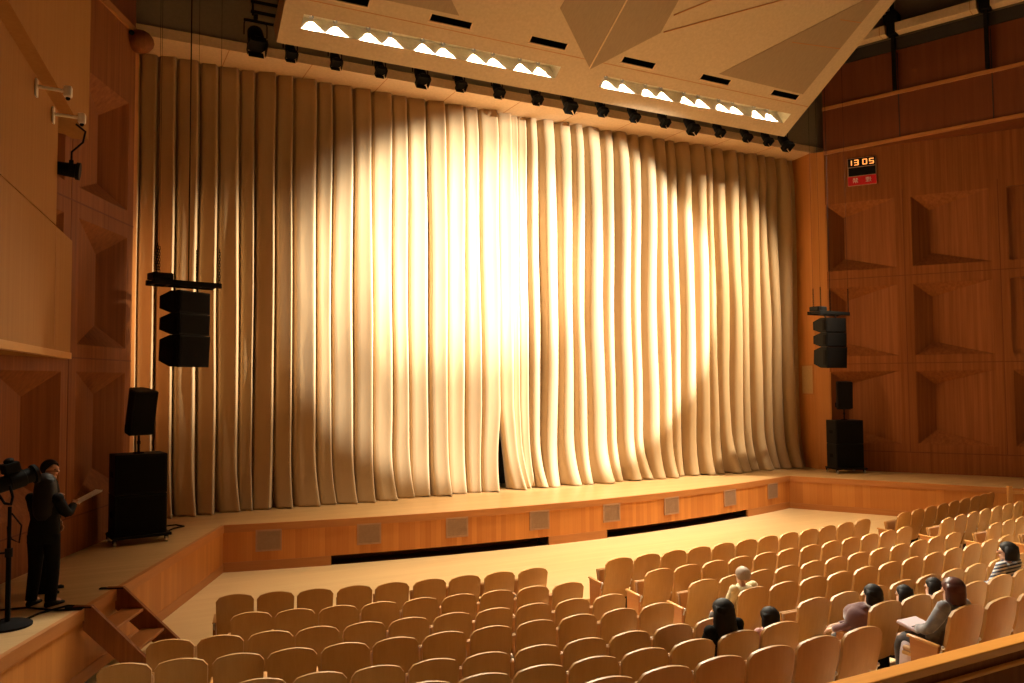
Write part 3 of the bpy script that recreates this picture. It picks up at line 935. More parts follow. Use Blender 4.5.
def hinge_mesh(x):
    bm = bmesh.new()
    sphere(bm, (x, 0.085, 0.585), (0.016, 0.020, 0.020))
    tube(bm, [(x, 0.09, 0.585), (x, 0.12, 0.50)], 0.010, 6)
    return to_mesh(bm, 'hinge', M['steel'], True)


def panel_mesh(x):
    bm = bmesh.new()
    loft(bm, [[Vector((x + s, y, z)) for y, z in ((0.16, 0.02), (0.42, 0.02), (0.44, 0.595), (0.13, 0.575))] for s in (-0.020, 0.020)])
    return to_mesh(bm, 'end_panel', M['trim'])


SEAT_CACHE = {}


def seat_meshes(p, end, down):
    key = (p, end, down)
    if key not in SEAT_CACHE:
        w = p * 0.915
        s, sc_ = seat_mesh(w, down)
        parts = [('backrest', back_mesh(w), None), ('back_cushion', cushion_mesh(w), None), ('seat', s, None), ('seat_cushion', sc_, 'seat')]
        xs = [-p / 2]
        if end == 'both_right':
            xs.append(p / 2)
        for x in xs:
            is_end = (end == 'left' and x < 0) or (end == 'both_right' and x > 0)
            parts.append(('armrest', arm_mesh(x), None))
            parts.append(('end_panel', panel_mesh(x), None) if is_end else ('leg', standard_mesh(x), None))
            parts.append(('hinge', hinge_mesh(x), None))
        SEAT_CACHE[key] = parts
    return SEAT_CACHE[key]


ROWN = {'1': 'front', '2': 'second', '3': 'third', '4': 'fourth', '5': 'fifth', '6': 'sixth', '7': 'seventh'}
BLK = {'L': 'left', 'C': 'centre', 'R': 'right'}
card = ['first', 'second', 'third', 'fourth', 'fifth', 'sixth', 'seventh', 'eighth', 'ninth', 'tenth', 'eleventh', 'twelfth']
BACKS = {}
for key, pos in SEATS.items():
    b, r_ = key[0], key[1]
    n = len(pos)
    for i, (x, y, a) in enumerate(pos):
        k = n - 1 - i if b == 'L' else i
        occ = i in OCCUPIED.get(key, [])
        lab = f'{"occupied " if occ else ""}light plywood theatre seat, {ROWN[r_]} row of the {BLK[b]} block, {card[k]} from the {"aisle" if b != "C" else "left aisle"}'
        p = 0.545 if b == 'L' else 0.585
        end = 'left' if (i == 0 and (b in 'CR' or key == 'L1' or key == 'L2')) else 'both_right' if (b == 'L' and i == n - 1) else 'mid'
        t = thing('theatre_seat', lab, 'seat', (x, y, SZ.get(r_, 0.144 - SEAT_DROP)), R(a), f'theatre seats in the {ROWN[r_]} row')
        made = {}
        for nm, me, par in seat_meshes(p, end, occ):
            made[nm] = link(nm, me, made[par] if par else t)

# low handrail of the right aisle
t = thing('aisle_handrail', 'short wooden handrail post with rail beside the right stage wing', 'handrail', (19.95, 11.82, -0.16), R(-35))
bm = bmesh.new(); bbox_bev(bm, (-0.05, -0.05, 0), (0.05, 0.05, 1.24), 0.01); obj('post', bm, M['armwood'], t)
for z in (0.78, 1.08):
    bm = bmesh.new(); bbox_bev(bm, (0.05, -0.03, z - 0.035), (2.2, 0.03, z + 0.035), 0.012); obj('rail', bm, M['armwood'], t)
bm = bmesh.new(); bbox_bev(bm, (2.1, -0.05, 0), (2.2, 0.05, 1.05), 0.01); obj('post', bm, M['armwood'], t)

# parapet with a wooden handrail behind the seventh row
t = thing('parapet_rail', 'broad orange wooden parapet rail crossing the lower right corner', 'railing', (5.0, 4.1, 0))
bm = bmesh.new()
for y0, y1, z0, z1, nm, mt in ((-0.10, 0.06, 1.475, 1.545, 'top_rail', 'railwood'), (-0.125, -0.08, 1.375, 1.41, 'moulding', 'railwood'), (-0.08, 0.03, 0.0, 1.50, 'panel', 'wall')):
    bm = bmesh.new(); bbox_bev(bm, (-1.6, y0, z0), (9, y1, z1), 0.012); obj(nm, bm, M[mt], t)

# steps from the floor up to the left wing
DW = (LIP_L - WING_L).normalized()
ax = Vector((DW.x, DW.y, 0)); out_ = Vector((DW.y, -DW.x, 0))
sp = Vector((-0.02, 11.62, 0))
wm = Matrix((ax, out_, Vector((0, 0, 1)))).transposed().to_4x4(); wm.translation = Vector((WING_L.x, WING_L.y, 0)) + ax * ((Vector((0.27, 12.1)) - WING_L).dot(DW))
t = thing('stage_steps', 'small wooden steps leading from the floor up to the left stage wing', 'steps', (0, 0, 0))
t.matrix_world = wm
for x in (-0.60, 0.34):
    bm = bmesh.new()
    loft(bm, [[Vector((x + s, y, z)) for y, z in ((-0.12, 0.95), (0.10, 0.95), (1.02, 0.06), (1.02, 0.0), (0.72, 0.0), (0.0, 0.66), (-0.03, 0.90), (-0.12, 0.93))] for s in (0.0, 0.06)])
    obj('stringer', bm, M['wall'], t)
    bm = bmesh.new(); box(bm, (x - 0.005, -0.22, 0.925), (x + 0.065, 0.10, 0.940)); obj('hook_plate', bm, M['matte'], t)
for y, z in ((0.08, 0.66), (0.36, 0.39)):
    bm = bmesh.new(); bbox_bev(bm, (-0.54, y, z - 0.04), (0.34, y + 0.30, z), 0.008); obj('tread', bm, M['trim'], t)

# clock on the right wall
cm_ = Matrix((DU, NU, Vector((0, 0, 1)))).transposed().to_4x4()
cw = Matrix((DR, NR, Vector((0, 0, 1)))).transposed().to_4x4()
cw.translation = WR0 + DR * 1.09 + Vector((0, 0, 10.09)) + NR * 0.0
t = thing('digital_clock', 'digital clock panel reading 13 05 above a red sign, on right wall', 'clock')
t.matrix_world = cw
bm = bmesh.new()
bbox_bev(bm, (-0.41, 0, -0.43), (0.41, 0.05, 0.43), 0.01); obj('case', bm, M['grilleframe'], t)
bm = bmesh.new(); box(bm, (-0.385, 0.045, 0.155), (0.385, 0.056, 0.41)); obj('display', bm, M['black'], t)
bm = bmesh.new(); box(bm, (-0.385, 0.045, -0.125), (0.385, 0.056, 0.13)); obj('blank_panel', bm, M['black'], t)
bm = bmesh.new(); box(bm, (-0.40, 0.045, -0.42), (0.40, 0.056, -0.15)); sign = obj('red_sign', bm, M['red'], t)
SEG = {'0': 'abcdef', '1': 'bc', '3': 'abgcd', '5': 'afgcd'}


def digit(ch, cx, cz, w, h):
    bm = bmesh.new(); s = 0.016
    pos_ = {'a': (0, h), 'g': (0, 0), 'd': (0, -h), 'f': (-w, h / 2), 'b': (w, h / 2), 'e': (-w, -h / 2), 'c': (w, -h / 2)}
    for k in SEG[ch]:
        px_, pz_ = pos_[k]
        if k in 'agd':
            box(bm, (cx + px_ - w - s * 0.5, 0.055, cz + pz_ - s * 0.8), (cx + px_ + w + s * 0.5, 0.060, cz + pz_ + s * 0.8))
        else:
            box(bm, (cx + px_ - s, 0.055, cz + pz_ - h / 2), (cx + px_ + s, 0.060, cz + pz_ + h / 2))
    obj('digit', bm, M['digit'], t)


for ch, cx in (('1', -0.34), ('3', -0.15), ('0', 0.09), ('5', 0.28)):
    digit(ch, cx, 0.285, 0.052, 0.075)
for ch, cx in (('禁', -0.19), ('煙', 0.18)):
    cu = bpy.data.curves.new('sign_character', 'FONT'); cu.body = ch; cu.size = 0.17; cu.align_x = 'CENTER'; cu.align_y = 'CENTER'; cu.extrude = 0.002
    cu.materials.append(M['paper'])
    tmp = bpy.data.objects.new('tmp', cu); COL.objects.link(tmp)
    me = bpy.data.meshes.new_from_object(tmp.evaluated_get(bpy.context.evaluated_depsgraph_get()))
    bpy.data.objects.remove(tmp)
    o = link('sign_character', me, sign)
    o.matrix_local = Matrix.Translation((cx, 0.059, -0.285)) @ Matrix.Rotation(PI, 4, 'Z') @ Matrix.Rotation(R(90), 4, 'X')

# beige speaker grille in the right jamb
a = Vector((20.20, 17.85, 0)); b = Vector((20.52, 19.4, 0)); dj = (b - a).normalized(); nj = Vector((-dj.y, dj.x, 0))
jm = Matrix((dj, nj, Vector((0, 0, 1)))).transposed().to_4x4(); jm.translation = a + dj * 0.40 + Vector((0, 0, 3.70))
t = thing('wall_grille', 'tall beige mesh grille set in the right curtain jamb', 'vent'); t.matrix_world = jm
bm = bmesh.new()
for lo, hi in (((-0.31, -0.01, -0.48), (-0.27, 0.02, 0.48)), ((0.27, -0.01, -0.48), (0.31, 0.02, 0.48)), ((-0.31, -0.01, -0.48), (0.31, 0.02, -0.44)), ((-0.31, -0.01, 0.44), (0.31, 0.02, 0.48))):
    box(bm, lo, hi)
obj('frame', bm, M['trim'], t)
bm = bmesh.new(); box(bm, (-0.28, -0.01, -0.45), (0.28, 0.012, 0.45)); obj('mesh', bm, M['beigegrille'], t)

# small round wooden wall lamp housing beside the curtain top, left
t = thing('wall_speaker', 'rounded brown wooden housing with a dark eye at the curtain top left', 'housing', (0.74, 17.05, 10.48))
bm = bmesh.new(); sphere(bm, (0.10, 0.1, -0.02), (0.26, 0.22, 0.23)); obj('shell', bm, M['wall'], t, True)
bm = bmesh.new(); sphere(bm, (-0.06, -0.11, 0.05), (0.05, 0.03, 0.05)); obj('lens', bm, M['matte'], t, True)


# ---------------------------------------------------------------- loudspeakers
def cabinet(bm, w, h, d, back=0.75, chamfer=0.0, m=None):
    """front at y=-d/2, tapering to the back"""
    t_ = bmesh.new()
    f = [(-w / 2, -d / 2, -h / 2), (w / 2, -d / 2, -h / 2), (w / 2, -d / 2, h / 2), (-w / 2, -d / 2, h / 2)]
    mid_ = [(-w / 2, -d * 0.04, -h / 2), (w / 2, -d * 0.04, -h / 2), (w / 2, -d * 0.04, h / 2), (-w / 2, -d * 0.04, h / 2)]
    g = [(-w / 2, d / 2, -h / 2 * back), (w / 2, d / 2, -h / 2 * back), (w / 2, d / 2, h / 2 * back), (-w / 2, d / 2, h / 2 * back)]
    loft(t_, [[Vector(p) for p in f], [Vector(p) for p in mid_], [Vector(p) for p in g]])
    bmesh.ops.bevel(t_, geom=list(t_.edges), offset=0.006, segments=2, affect='EDGES')
    merge(bm, t_, m)


def line_array(x, y, rz, rz2, ztop, zbar, side):
    t = thing('hanging_frame', f'black flying frame with chain cables above the {side} hanging loudspeakers', 'frame', (x, y, zbar), rz)
    bm = bmesh.new()
    for yy in (-0.20, 0.20):
        bbox_bev(bm, (-0.66, yy - 0.03, -0.05), (0.62, yy + 0.03, 0.05), 0.01)
    for xx in (-0.6, -0.3, 0, 0.3, 0.58):
        box(bm, (xx - 0.025, -0.2, -0.03), (xx + 0.025, 0.2, 0.03))
    obj('bar', bm, M['black'], t)
    bm = bmesh.new(); bbox_bev(bm, (-0.66, -0.16, 0.05), (-0.28, 0.16, 0.18), 0.02); obj('hoist_box', bm, M['black'], t)
    for k, (xx, yy) in enumerate(((-0.6, -0.2), (-0.42, 0.2), (0.30, 0.2), (0.58, -0.2))):
        bm = bmesh.new()
        for j in range(12):
            z = 0.05 + j * 0.055
            mm = Matrix.Translation((xx, yy, z + 0.03)) @ Matrix.Rotation((j % 2) * PI / 2 + k, 4, 'Z')
            tube(bm, [mm @ Vector(p) for p in ((-0.014, 0, -0.034), (0.014, 0, -0.034), (0.014, 0, 0.034), (-0.014, 0, 0.034), (-0.014, 0, -0.034))], 0.007, 5)
        obj('chain', bm, M['matte'], t)
        bm = bmesh.new(); tube(bm, [(xx, yy, 0.7), (xx, yy, 17 - zbar)], 0.0035, 5); obj('wire', bm, M['matte'], t)
    bm = bmesh.new(); tube(bm, [(0.06, 0, 0.05), (0.06, 0, 17 - zbar)], 0.011 if side == 'left' else 0.004, 6); obj('cable', bm, M['matte'], t)
    for xx in (-0.22, 0.22):
        bm = bmesh.new(); tube(bm, [(xx, 0, -0.05), (xx, -0.05, ztop - zbar + 0.02)], 0.018, 6); obj('link_arm', bm, M['black'], t)
    z = ztop
    names = ('top', 'middle', 'bottom')
    for k, (h, tilt, back) in enumerate(((0.42, 0, 0.55), (0.40, 1.5, 0.55), (0.60, 3, 0.66))):
        m = Matrix.Translation((x, y, z - h / 2)) @ Matrix.Rotation(rz2, 4, 'Z') @ Matrix.Rotation(R(tilt), 4, 'X')
        s = thing('line_array_speaker', f'{names[k]} black box of the {side} hanging loudspeaker cluster', 'loudspeaker', group=f'{side} hanging loudspeakers')
        s.matrix_world = m
        bm = bmesh.new(); cabinet(bm, 0.78, h, 0.50, back); obj('cabinet', bm, M['black'], s)
        bm = bmesh.new(); box(bm, (-0.36, -0.258, -h / 2 + 0.03), (0.36, -0.25, h / 2 - 0.03))
        obj('front_grille', bm, M['matte'], s)
        for xx in (-0.395, 0.395):
            bm = bmesh.new(); bbox_bev(bm, (xx - 0.012, -0.22, -h * 0.35), (xx + 0.012, -0.12, h * 0.35), 0.005); obj('rigging_plate', bm, M['matte'], s)
        z -= h + 0.002


line_array(1.66, 16.5, R(16), R(40), 5.47, 5.62, 'left')
line_array(18.95, 16.2, R(2), R(-3), 5.46, 5.60, 'right')


def sub_stack(x, y, rz, side, topyaw, tilt):
    dz = HS
    m0 = Matrix.Translation((x, y, dz)) @ Matrix.Rotation(rz, 4, 'Z')
    t = thing('speaker_dolly', f'low wheeled dolly under the {side} stack of bass speakers', 'dolly', (x, y, dz), rz)
    bm = bmesh.new(); bbox_bev(bm, (-0.46, -0.36, 0.11), (0.50, 0.36, 0.16), 0.012); obj('deck', bm, M['black'], t)
    for xx in (-0.42, 0.42):
        for yy in (-0.30, 0.30):
            bm = bmesh.new(); tube(bm, [(xx - 0.02, yy, 0.05), (xx + 0.02, yy, 0.05)], 0.05, 14); w = obj('wheel', bm, M['steel'], t, True, 40)
            bm = bmesh.new(); box(bm, (xx - 0.032, yy - 0.02, 0.05), (xx + 0.032, yy + 0.02, 0.11)); obj('fork', bm, M['matte'], w)
    for k, nm in enumerate(('lower', 'upper')):
        h = 0.70
        s = thing('bass_speaker', f'{nm} black bass speaker box of the {side} stage stack', 'loudspeaker', (x, y, dz + 0.16 + k * (h + 0.005) + h / 2), rz, 'bass speakers on the stage wings')
        bm = bmesh.new(); bbox_bev(bm, (-0.43, -0.30, -h / 2), (0.43, 0.30, h / 2), 0.018); obj('cabinet', bm, M['black'], s)
        bm = bmesh.new(); box(bm, (-0.39, -0.308, -h / 2 + 0.04), (0.39, -0.298, h / 2 - 0.04)); obj('front_grille', bm, M['matte'], s)
        for xx in (-0.431, 0.431):
            bm = bmesh.new(); bbox_bev(bm, (xx - 0.006, -0.1, -0.05), (xx + 0.006, 0.1, 0.05), 0.003); obj('handle', bm, M['matte'], s)
    zt = dz + 0.16 + 1.405
    t = thing('pole_speaker', f'black pole mounted speaker tilted on top of the {side} bass stack', 'loudspeaker', (x, y, zt), topyaw)
    bm = bmesh.new(); tube(bm, [(0, 0, 0), (0, 0, 0.34)], 0.022, 10); tube(bm, [(0, 0, 0), (0, 0, 0.02)], 0.09, 14); tube(bm, [(0, 0, 0.16), (0, 0, 0.22)], 0.032, 10); obj('pole', bm, M['matte'], t)
    bm = bmesh.new(); tube(bm, [(-0.235, -0.0, 0.52), (-0.235, 0, 0.40), (-0.18, 0, 0.33), (0.18, 0, 0.33), (0.235, 0, 0.40), (0.235, 0, 0.52)], 0.016, 6); obj('yoke', bm, M['matte'], t)
    bm = bmesh.new()
    m = Matrix.Translation((0, 0, 0.75)) @ Matrix.Rotation(R(tilt), 4, 'X')
    b2 = bmesh.new()
    rings = []
    for z in (-0.40, 0.40):
        rings.append([Vector(p) for p in ((-0.22, -0.20, z), (0.22, -0.20, z), (0.22, 0.0, z), (0.13, 0.20, z), (-0.13, 0.20, z), (-0.22, 0.0, z))])
    loft(b2, rings)
    bmesh.ops.bevel(b2, geom=list(b2.edges), offset=0.015, segments=2, affect='EDGES')
    merge(bm, b2, m); obj('cabinet', bm, M['black'], t)
    bm = bmesh.new(); box(bm, (-0.19, -0.208, -0.37), (0.19, -0.20, 0.37), m); obj('front_grille', bm, M['matte'], t)


sub_stack(0.86, 15.98, R(8), 'left', R(24), 12)
sub_stack(20.15, 16.78, R(-22), 'right', R(-38), 4)
for pts, lab in (([(1.45, 16.75, 0), (1.55, 16.95, 0), (1.75, 17.1, 0), (1.62, 17.35, 0), (1.35, 17.3, 0)], 'loose black speaker cable beside the left bass stack'),):
    bm = bmesh.new(); tube(bm, [(a_, b_, HS + 0.015) for a_, b_, c_ in pts], 0.014, 6)
    obj('cable', bm, M['matte'], smooth=True, label=lab, cat='cable')

# ---------------------------------------------------------------- follow spot on a stand, far left
FS = Vector((-0.76, 11.15, HS))
t = thing('spotlight_stand', 'black round based stand carrying the big follow spotlight on the left wing', 'stand', FS)
bm = bmesh.new(); loft(bm, [ellipse((0, 0, z), (r_, 0, 0), (0, r_, 0), 24) for z, r_ in ((0, 0.26), (0.025, 0.26), (0.045, 0.22), (0.06, 0.05))]); obj('base', bm, M['matte'], t, True, 40)
bm = bmesh.new(); tube(bm, [(0, 0, 0.05), (0, 0, 0.85)], 0.028, 10); tube(bm, [(0, 0, 0.8), (0, 0, 1.38)], 0.021, 10); obj('pole', bm, M['matte'], t, True, 40)
bm = bmesh.new(); tube(bm, [(0, 0, 0.80), (0, 0, 0.90)], 0.042, 12); tube(bm, [(0, 0, 0.85), (-0.10, 0, 0.85)], 0.012, 6); sphere(bm, (-0.11, 0, 0.85), 0.025); obj('collar', bm, M['black'], t, True, 40)
bm = bmesh.new(); tube(bm, [(0.02, 0.02, 1.3), (0.12, 0.02, 1.15), (0.10, 0.02, 0.95), (0.02, 0.03, 1.0), (-0.02, 0.03, 1.15), (0.01, 0.03, 0.6), (0.02, 0.03, 0.1), (-0.1, 0.05, 0.07)], 0.010, 6); obj('cable', bm, M['matte'], t, True)
fz = FS + Vector((-0.03, 0, 1.66))
t = thing('follow_spotlight', 'big black barrel follow spotlight on its stand at the left edge', 'spotlight', fz)
fm = Matrix.Rotation(R(-62), 4, 'Z') @ Matrix.Rotation(R(14), 4, 'X')
bm = bmesh.new()
loft(bm, [ellipse((0, y, 0), (r_, 0, 0), (0, 0, r_), 20) for y, r_ in ((-0.72, 0.06), (-0.7, 0.11), (-0.25, 0.11), (-0.24, 0.09), (0.0, 0.09), (0.01, 0.105), (0.18, 0.105), (0.19, 0.09), (0.28, 0.09), (0.29, 0.115), (0.33, 0.115))])
bmesh.ops.transform(bm, matrix=fm, verts=bm.verts); obj('barrel', bm, M['black'], t, True, 40)
bm = bmesh.new(); bbox_bev(bm, (-0.07, -0.02, 0.10), (0.07, 0.16, 0.22), 0.015, fm); sphere(bm, (0, 0.07, 0.24), (0.05, 0.06, 0.04), fm); obj('control_box', bm, M['black'], t)
bm = bmesh.new(); tube(bm, [fm @ Vector(p) for p in ((-0.17, -0.05, 0.0), (-0.17, -0.05, -0.14), (-0.08, -0.05, -0.24), (0.08, -0.05, -0.24), (0.17, -0.05, -0.14), (0.17, -0.05, 0.0))], 0.016, 6); obj('yoke', bm, M['matte'], t, True)
bm = bmesh.new(); tube(bm, [fm @ Vector(p) for p in ((0.0, 0.335, 0.0), (0.0, 0.32, 0.0))], 0.10, 18); obj('lens', bm, plain('lens_glass', (0.05, 0.05, 0.06), 0.1), t)
bm = bmesh.new()
tube(bm, [(-0.60, 11.3, HS + 0.016), (-0.45, 11.55, HS + 0.016), (-0.15, 11.75, HS + 0.016), (0.05, 11.62, HS + 0.016), (0.0, 11.5, HS + 0.016), (-0.25, 11.56, HS + 0.016), (-0.6, 11.9, HS + 0.016), (-1.3, 12.0, HS + 0.016)], 0.013, 6)
obj('cable', bm, M['matte'], smooth=True, label='black cable looping over the stage boards by the spotlight stand', cat='cable')

# gallery fittings: pipe with a small spotlight, two white bracket arms
t = thing('gallery_pipe', 'dark vertical pipe in the gallery opening on the left wall', 'pipe', gm @ Vector((1.46, -0.18, 6.10)))
bm = bmesh.new(); tube(bm, [(0, 0, -1.9), (0, 0, 1.72)], 0.05, 8); obj('pipe', bm, M['matte'], t)
t = thing('gallery_spotlight', 'black spotlight clamped to the pipe in the left gallery opening', 'spotlight', gm @ Vector((1.44, 0.16, 6.98)))
bm = bmesh.new()
g2 = Matrix.Rotation(R(-96), 4, 'Z') @ Matrix.Rotation(R(-6), 4, 'X')
loft(bm, [ellipse(g2 @ Vector((0, y, 0)), g2.to_3x3() @ Vector((r_, 0, 0)), g2.to_3x3() @ Vector((0, 0, r_)), 16) for y, r_ in ((-0.22, 0.08), (-0.18, 0.10), (0.06, 0.11), (0.07, 0.135), (0.12, 0.135))]); obj('can', bm, M['black'], t, True, 40)
bm = bmesh.new(); tube(bm, [(0, 0, 0.1), (0, 0, 0.28), (0.15, 0.0, 0.45), (0.18, 0, 0.62), (0.05, 0, 0.72)], 0.016, 6); obj('cable', bm, M['matte'], t, True)
bm = bmesh.new(); box(bm, (-0.03, -0.15, -0.03), (0.03, 0.0, 0.12)); obj('clamp', bm, M['matte'], t)
for i, (s, z) in enumerate(((3.14, 7.64), (2.05, 7.62))):
    t = thing('bracket_arm', ('white bracket arm on the left gallery panel, the upper nearer one', 'white bracket arm on the left gallery panel, the lower one by the opening')[i], 'bracket')
    mm = gm.copy(); mm.translation = gm @ Vector((s, 0.004, z)); t.matrix_world = mm
    bm = bmesh.new(); bbox_bev(bm, (-0.045, 0, -0.12), (0.045, 0.03, 0.12), 0.01); obj('plate', bm, M['white'], t)
    bm = bmesh.new(); tube(bm, [(0, 0.03, 0.02), (-0.03, 0.38, 0.0)], 0.024, 8); obj('arm', bm, M['white'], t)
    bm = bmesh.new(); bbox_bev(bm, (-0.07, 0.33, -0.08), (0.03, 0.43, 0.07), 0.02); h = obj('head', bm, M['white'], t)
    bm = bmesh.new(); sphere(bm, (-0.03, 0.38, -0.09), 0.03); obj('lens', bm, M['matte'], h, True)

# ---------------------------------------------------------------- people
def skin_body(name, joints, edges, root, parent, mat):
    """One continuous surface grown over a jointed skeleton: joints = {name: (xyz, radius or (rx, ry))}."""
    keys = list(joints)
    me = bpy.data.meshes.new(name)
    me.from_pydata([joints[k][0] for k in keys], [(keys.index(a), keys.index(b)) for a, b in edges], [])
    tmp = bpy.data.objects.new('tmp', me); COL.objects.link(tmp)
    sk = tmp.modifiers.new('skin', 'SKIN'); sk.use_smooth_shade = True; sk.branch_smoothing = 0.4
    sv = me.skin_vertices[0].data
    for i, k in enumerate(keys):
        r_ = joints[k][1]
        sv[i].radius = r_ if isinstance(r_, tuple) else (r_, r_)
        sv[i].use_root = (k == root)
    ss = tmp.modifiers.new('sub', 'SUBSURF'); ss.levels = 1; ss.render_levels = 1
    dg = bpy.context.evaluated_depsgraph_get()
    out = bpy.data.meshes.new_from_object(tmp.evaluated_get(dg))
    bpy.data.objects.remove(tmp)
    out.name = name
    out.materials.clear(); out.materials.append(mat)
    out.polygons.foreach_set('use_smooth', [True] * len(out.polygons))
    return link(name, out, parent)


def limb(bm, pts, rad, n=10):
    """rounded tapering sleeve or trouser leg through the joints, with extra rings at the bends"""
    P = [Vector(p) for p in pts]
    q, r2 = [], []
    for i in range(len(P) - 1):
        for k in range(4):
            t = k / 4
            q.append(P[i].lerp(P[i + 1], t)); r2.append(rad[i] + (rad[i + 1] - rad[i]) * t)
    q.append(P[-1]); r2.append(rad[-1])
    for _ in range(2):
        q = [q[0]] + [(q[i - 1] + q[i] * 2 + q[i + 1]) / 4 for i in range(1, len(q) - 1)] + [q[-1]]
    tube(bm, q, r2, n)


def hand_joints(J, E, side, wrist, direc, palm_n, curl):
    """palm, five fingers of unequal length and a thumb leaving the side of the palm."""
    d = Vector(direc).normalized(); n = Vector(palm_n).normalized(); s = d.cross(n).normalized()
    w = Vector(wrist)
    J['palm' + side] = (w + d * 0.055, 0.030)
    E.append(('wrist' + side, 'palm' + side))
    lens = (0.072, 0.082, 0.076, 0.060)
    for i, (o, ln) in enumerate(zip((-0.030, -0.010, 0.010, 0.030), lens)):
        kn = w + d * 0.095 + s * o
        mid = kn + (d * math.cos(curl) + n * math.sin(curl)) * ln * 0.5
        tip = mid + (d * math.cos(2 * curl) + n * math.sin(2 * curl)) * ln * 0.5
        a, b, c = f'kn{i}{side}', f'fm{i}{side}', f'ft{i}{side}'
        J[a] = (kn, 0.0105); J[b] = (mid, 0.009); J[c] = (tip, 0.0075)
        E += [('palm' + side, a), (a, b), (b, c)]
    th = w + d * 0.035 - s * 0.035
    J['th0' + side] = (th, 0.012); J['th1' + side] = (th + (d * 0.6 - s * 0.5 + n * 0.5).normalized() * 0.045, 0.010)
    E += [('palm' + side, 'th0' + side), ('th0' + side, 'th1' + side)]


def person(label, loc, rz, sit=True, sc_=1.0, top='suit', pants='suit', hair='hairblack', style='short', over=None, head_yaw=0, lean=0.0,
           sleeves=True, skirt_top=True, group=None, tilt=0.0, curl=0.5, shoe='black'):
    t = thing('person', label, 'person', loc, rz, group)
    t.scale = (sc_,) * 3
    if sit:
        B = dict(pelvis=(0, 0.34, 0.53), spine=(0, 0.27, 0.70), chest=(0, 0.21, 0.88), neck=(0, 0.20, 1.01),
                 shL=(-0.175, 0.19, 0.975), elL=(-0.235, 0.30, 0.71), wristL=(-0.13, 0.50, 0.66),
                 shR=(0.175, 0.19, 0.975), elR=(0.235, 0.30, 0.71), wristR=(0.13, 0.50, 0.66),
                 hipL=(-0.09, 0.33, 0.53), knL=(-0.11, 0.73, 0.53), anL=(-0.11, 0.70, 0.10), toL=(-0.12, 0.85, 0.045),
                 hipR=(0.09, 0.33, 0.53), knR=(0.11, 0.73, 0.53), anR=(0.11, 0.70, 0.10), toR=(0.12, 0.85, 0.045))
    else:
        B = dict(pelvis=(0, 0, 0.93), spine=(0, 0.0, 1.10), chest=(0, 0.0, 1.28), neck=(0, 0.01, 1.43),
                 shL=(-0.165, 0.0, 1.37), elL=(-0.22, -0.02, 1.10), wristL=(-0.20, 0.08, 0.87),
                 shR=(0.165, 0.0, 1.37), elR=(0.22, -0.02, 1.10), wristR=(0.20, 0.08, 0.87),
                 hipL=(-0.09, 0, 0.90), knL=(-0.11, 0.02, 0.49), anL=(-0.12, -0.03, 0.09), toL=(-0.14, 0.12, 0.04),
                 hipR=(0.09, 0, 0.90), knR=(0.11, 0.02, 0.49), anR=(0.12, -0.03, 0.09), toR=(0.14, 0.12, 0.04))
    B.update(over or {})
    B = {k: Vector(v) for k, v in B.items()}
    if lean:
        piv = B['pelvis']
        q = Quaternion((1, 0, 0), -lean)
        for k in ('spine', 'chest', 'neck', 'shL', 'shR', 'elL', 'elR', 'wristL', 'wristR'):
            if over and k in over:
                continue
            B[k] = piv + q @ (B[k] - piv)
    if tilt:
        piv = B['pelvis']
        q = Quaternion((0, 1, 0), tilt)
        for k in ('spine', 'chest', 'neck', 'shL', 'shR'):
            B[k] = piv + q @ (B[k] - piv)
    hq = Quaternion((0, 0, 1), head_yaw)
    nk = B['neck']
    H = {k: nk + hq @ Vector(v) for k, v in dict(jaw=(0, 0.035, 0.062), face=(0, 0.025, 0.132), crown=(0, 0.005, 0.202), nose=(0, 0.118, 0.105), nosetip=(0, 0.135, 0.092),
                                                earL=(-0.088, 0.0, 0.112), earR=(0.088, 0.0, 0.112), chin=(0, 0.085, 0.037)).items()}
    J = {k: (B[k], r_) for k, r_ in dict(pelvis=(0.15, 0.11), spine=(0.125, 0.095), chest=(0.11, 0.08), neck=0.058, shL=0.034, elL=0.036, wristL=0.026, shR=0.034, elR=0.041, wristR=0.027,
                                         hipL=0.085, knL=0.056, anL=0.037, toL=0.03, hipR=0.085, knR=0.056, anR=0.037, toR=0.03).items()}
    J['jaw'] = (H['jaw'], 0.062); J['face'] = (H['face'], 0.088); J['crown'] = (H['crown'], 0.062)
    J['nose'] = (H['nose'], 0.014); J['nosetip'] = (H['nosetip'], 0.010)
    J['earL'] = (H['earL'], 0.020); J['earR'] = (H['earR'], 0.020); J['chin'] = (H['chin'], 0.024)
    E = [('pelvis', 'spine'), ('spine', 'chest'), ('chest', 'neck'), ('neck', 'jaw'), ('jaw', 'face'), ('face', 'crown'), ('face', 'nose'), ('nose', 'nosetip'), ('face', 'earL'), ('face', 'earR'), ('jaw', 'chin'),
         ('chest', 'shL'), ('shL', 'elL'), ('elL', 'wristL'), ('chest', 'shR'), ('shR', 'elR'), ('elR', 'wristR'),
         ('pelvis', 'hipL'), ('hipL', 'knL'), ('knL', 'anL'), ('anL', 'toL'), ('pelvis', 'hipR'), ('hipR', 'knR'), ('knR', 'anR'), ('anR', 'toR')]
    for s in 'LR':
        d = (B['wrist' + s] - B['el' + s]).normalized()
        pn = Vector((0.4 if s == 'L' else -0.4, 0.2, -1))
        pn = (pn - d * pn.dot(d)).normalized()
        hand_joints(J, E, s, B['wrist' + s], d, pn, curl)
    skin_body('body', J, E, 'pelvis', t, M['skin'])
    # clothing: torso shell, sleeves, trousers, shoes
    def m_(x):
        return M[x] if isinstance(x, str) else x
    bm = bmesh.new()
    pel, spn, che, sl, sr = B['pelvis'], B['spine'], B['chest'], B['shL'], B['shR']
    ax_ = (sr - sl).normalized()
    up_ = (nk - pel).normalized()
